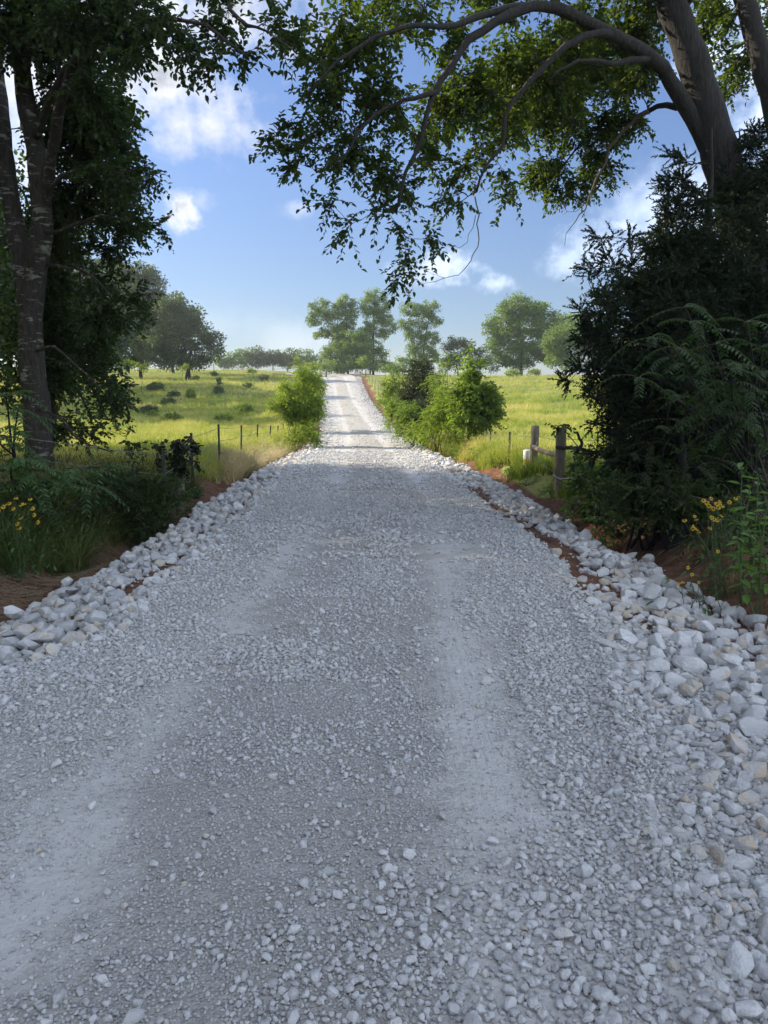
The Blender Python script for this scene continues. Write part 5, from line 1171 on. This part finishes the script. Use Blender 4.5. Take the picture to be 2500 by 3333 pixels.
# ------------------------------------------------------------------ grass: instanced tufts (nobody could count them)
def tuft_mesh(name, seed, nb, hgt, wid, lean, mat_, heads=False):
    r = np.random.default_rng(seed); V, F = [], []; n0 = 0
    for i in range(nb):
        a = r.uniform(0, 6.28); d = np.array([math.cos(a), math.sin(a), 0]); h = hgt*r.uniform(.55, 1.1); le = lean*h*r.uniform(.2, 1.2)
        p = np.array([r.normal()*.06*hgt, r.normal()*.06*hgt, -.03*hgt]); s_ = np.array([-d[1], d[0], 0])*wid*.5
        pts = [p+d*le*t**2+np.array([0, 0, h*t*(1-.18*t*lean)]) for t in (0, .4, .75, 1)]
        w_ = [1, .9, .6, 0]
        vv = [pts[0]-s_, pts[0]+s_, pts[1]-s_*w_[1], pts[1]+s_*w_[1], pts[2]-s_*w_[2], pts[2]+s_*w_[2], pts[3]]
        V += vv; F += [(n0, n0+1, n0+3), (n0, n0+3, n0+2), (n0+2, n0+3, n0+5), (n0+2, n0+5, n0+4), (n0+4, n0+5, n0+6)]; n0 += 7
        if heads and r.random() < .5:
            e = pts[3]; w = wid*1.6*np.array([-d[1], d[0], 0]); up = (pts[3]-pts[2]); up = up/np.linalg.norm(up)*h*.16
            V += [e-w*.5, e+w*.5, e+up]; F += [(n0, n0+1, n0+2)]; n0 += 3
    return mesh_data(name, V, F, mat_)
M_HAY = inst_leaf_mat('hay_grass', [(.17, .26, .045), (.34, .41, .075), (.52, .52, .15), (.64, .56, .26)], (1.0, 1.0, .45), .35)
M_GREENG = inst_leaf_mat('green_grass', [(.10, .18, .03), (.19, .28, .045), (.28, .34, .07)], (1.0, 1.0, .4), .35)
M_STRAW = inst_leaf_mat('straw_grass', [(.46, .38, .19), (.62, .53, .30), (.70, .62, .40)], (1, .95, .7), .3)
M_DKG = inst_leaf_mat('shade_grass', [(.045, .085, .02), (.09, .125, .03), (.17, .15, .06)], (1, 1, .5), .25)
def grass_field(name, label, n_, region, tufts, smin, smax, zoff=0.0, tilt=.12):
    x, y, s = region(n_); z = height(x, y)+zoff; k = len(x)
    o = instancer(name, np.stack([x, y, z], 1), np.stack([rng.normal(size=k)*tilt, rng.normal(size=k)*tilt, rng.uniform(0, 6.28, k)], 1), (s*rng.uniform(smin, smax, k))[:, None]*np.ones((1, 3))*np.stack([np.ones(k), np.ones(k), rng.uniform(.75, 1.2, k)], 1), rng.integers(0, len(tufts), k), tufts)
    tag(o, label, 'grass', kind='stuff'); return o
hay = [unlinked('hay_tuft', tuft_mesh('hay_tuft', 40+i, 16, .5, .010, .7, M_HAY, True)) for i in range(5)]
grn = [unlinked('grass_tuft', tuft_mesh('grass_tuft', 60+i, 14, .32, .009, .8, M_GREENG)) for i in range(4)]
stw = [unlinked('straw_tuft', tuft_mesh('straw_tuft', 80+i, 26, .75, .012, 1.1, M_STRAW, True)) for i in range(4)]
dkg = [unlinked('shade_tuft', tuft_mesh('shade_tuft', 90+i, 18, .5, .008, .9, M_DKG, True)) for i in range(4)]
def reg(side, y0, y1, uin, dens=None):
    def f(n_):
        y = np.exp(rng.uniform(math.log(y0), math.log(y1), n_)); hw = .52*y+2
        if side < 0: x = -rng.random(n_)*hw; u = eL(y)-x
        else: x = rng.random(n_)*hw; u = x-eR(y)
        k = (u > uin(y)+.25*np.sin(y*1.7)) & (u < 900)
        x, y, u = x[k], y[k], u[k]
        nz = vnoise(x+200, y+200, 1.1, 9)*.6+vnoise(x+200, y+200, .3, 10)*.4
        k = rng.random(len(x)) < (dens(x, y, nz) if dens else np.clip(.35+1.3*(nz-.25), .1, 1)); x, y, nz = x[k], y[k], nz[k]
        s = np.clip(y/22, 1.0, 5)**.12*(.6+.7*nz)*np.interp(y, [15, 50, 160], [1, .85, .6])
        return x, y, s
    return f
uL_ = lambda y: np.interp(y, [10, 14, 20, 30, 60], [2.3, 2.2, 1.75, 1.55, 1.3]); uR_ = lambda y: np.interp(y, [9, 12, 16, 22, 30, 60], [2.6, 2.0, 1.9, 1.6, 1.35, 1.1])
grass_field('hay_grass', 'tall yellow-green grass of the left pasture', 120000, reg(-1, 12, 165, uL_), hay, .6, 1.15)
grass_field('hay_grass', 'tall yellow-green grass of the right hayfield', 100000, reg(1, 13, 135, uR_), hay, .6, 1.15)
grass_field('verge_grass', 'short green grass along the left fence line', 14000, reg(-1, 12, 60, lambda y: uL_(y)-.1, lambda x, y, nz: np.clip(1-(eL(y)-x-2)/3, 0, 1)), grn, .7, 1.2)
grass_field('verge_grass', 'short green grass along the right fence line', 12000, reg(1, 12, 60, lambda y: uR_(y)-.1, lambda x, y, nz: np.clip(1-(x-eR(y)-2)/3, 0, 1)), grn, .7, 1.2)
def straw_reg(n_):
    c = [(at(905, 1500, 21), .55), (at(940, 1460, 25), .5), (at(965, 1440, 27.5), .45), (at(860, 1490, 20.5), .5), (at(800, 1510, 19.5), .4)]
    x = np.concatenate([q[0]+rng.normal(size=n_//5)*r for q, r in c]); y = np.concatenate([q[1]+rng.normal(size=n_//5)*r*1.6 for q, r in c])
    k = (eL(y)-x) > 1.25; return x[k], y[k], np.full(k.sum(), .85)
grass_field('golden_grass', 'golden dry grass spilling toward the rocks on the left verge', 1500, straw_reg, stw, .6, 1.15)
def bank(side, y0, y1, u0, u1, s=1.0):
    def f(n_):
        y = rng.uniform(y0, y1, n_); u = rng.uniform(u0, u1, n_)+.2*np.sin(y*2)
        x = eL(y)-u if side < 0 else eR(y)+u
        return x, y, np.full(n_, s)
    return f
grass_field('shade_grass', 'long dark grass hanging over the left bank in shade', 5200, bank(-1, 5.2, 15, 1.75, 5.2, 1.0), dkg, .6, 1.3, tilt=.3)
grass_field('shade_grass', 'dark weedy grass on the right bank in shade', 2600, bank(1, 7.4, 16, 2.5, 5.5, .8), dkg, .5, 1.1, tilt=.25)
# straw litter: dry stalks lying on the left bank and on the clay
def litter(name, label, n_, side, y0, y1, u0, u1, L0, L1, mt):
    y = rng.uniform(y0, y1, n_); u = rng.uniform(u0, u1, n_); x = eL(y)-u if side < 0 else eR(y)+u
    a = rng.uniform(0, 3.14, n_); L = rng.uniform(L0, L1, n_)
    d = np.stack([np.cos(a), np.sin(a), np.zeros(n_)], 1); P0 = np.stack([x, y, np.zeros(n_)], 1); t = np.linspace(-.5, .5, 4)
    P = P0[:, None]+d[:, None]*L[:, None, None]*t[None, :, None]; P[:, :, 2] = height(P[:, :, 0].ravel(), P[:, :, 1].ravel()).reshape(n_, 4)+rng.uniform(.006, .05, n_)[:, None]+rng.random((n_, 4))*.02
    o = Geo().add(*tubes(P, np.full((n_, 4), .0022), 3)).build(name, mt, None); tag(o, label, 'straw', kind='stuff')
litter('straw_litter', 'dry straw stalks strewn over the red soil of the left bank', 4200, -1, 3.8, 13, 1.35, 3.6, .12, .5, plain('dry_straw', (.27, .21, .13), .9, 0, .4, 40))
litter('straw_litter', 'sparse dead stalks on the red clay of the right bank', 900, 1, 5, 12, 1.7, 4.2, .08, .4, plain('grey_straw', (.26, .20, .14), .9, 0, .4, 40))
# clods on the clay banks
def clods(side, n_, y0, y1, u0, u1):
    y = rng.uniform(y0, y1, n_); u = rng.uniform(u0, u1, n_); x = eL(y)-u if side < 0 else eR(y)+u; s = rng.lognormal(math.log(.022), .5, n_)
    return x, y, s
M_CLOD = plain('red_clay_clod', (.24, .11, .06), .95, 0, .35, 30)
cs = [unlinked('clod_shape', stone_mesh('clod', 700+i, 12, 0, M_CLOD)) for i in range(5)]
a_ = [clods(-1, 1600, 4, 20, .9, 2.6), clods(1, 3400, 3.2, 26, 1.0, 3.8)]; x = np.concatenate([q[0] for q in a_]); y = np.concatenate([q[1] for q in a_]); s = np.concatenate([q[2] for q in a_])
k = len(x); o = instancer('clay_crumbs', np.stack([x, y, height(x, y)], 1), rng.uniform(0, 6.28, (k, 3)), s[:, None]*rng.uniform(.7, 1.2, (k, 3)), rng.integers(0, 5, k), cs); tag(o, 'crumbs of red clay lying on both road banks', 'clay crumbs', kind='stuff')

# ------------------------------------------------------------------ summer haze
hm = bpy.data.materials.new('haze'); hm.use_nodes = True; hm.node_tree.nodes.clear(); hn = N(hm.node_tree)
vol = hn('ShaderNodeVolumePrincipled', {'Color': c4((.86, .92, 1.0)), 'Density': HAZE, 'Anisotropy': .35})
hn('ShaderNodeOutputMaterial', {'Volume': vol.outputs[0]})
g = Geo(); box(g, (0, 380, 18.5), (1300, 900, 49)); tag(g.build('haze', hm), kind='stuff')
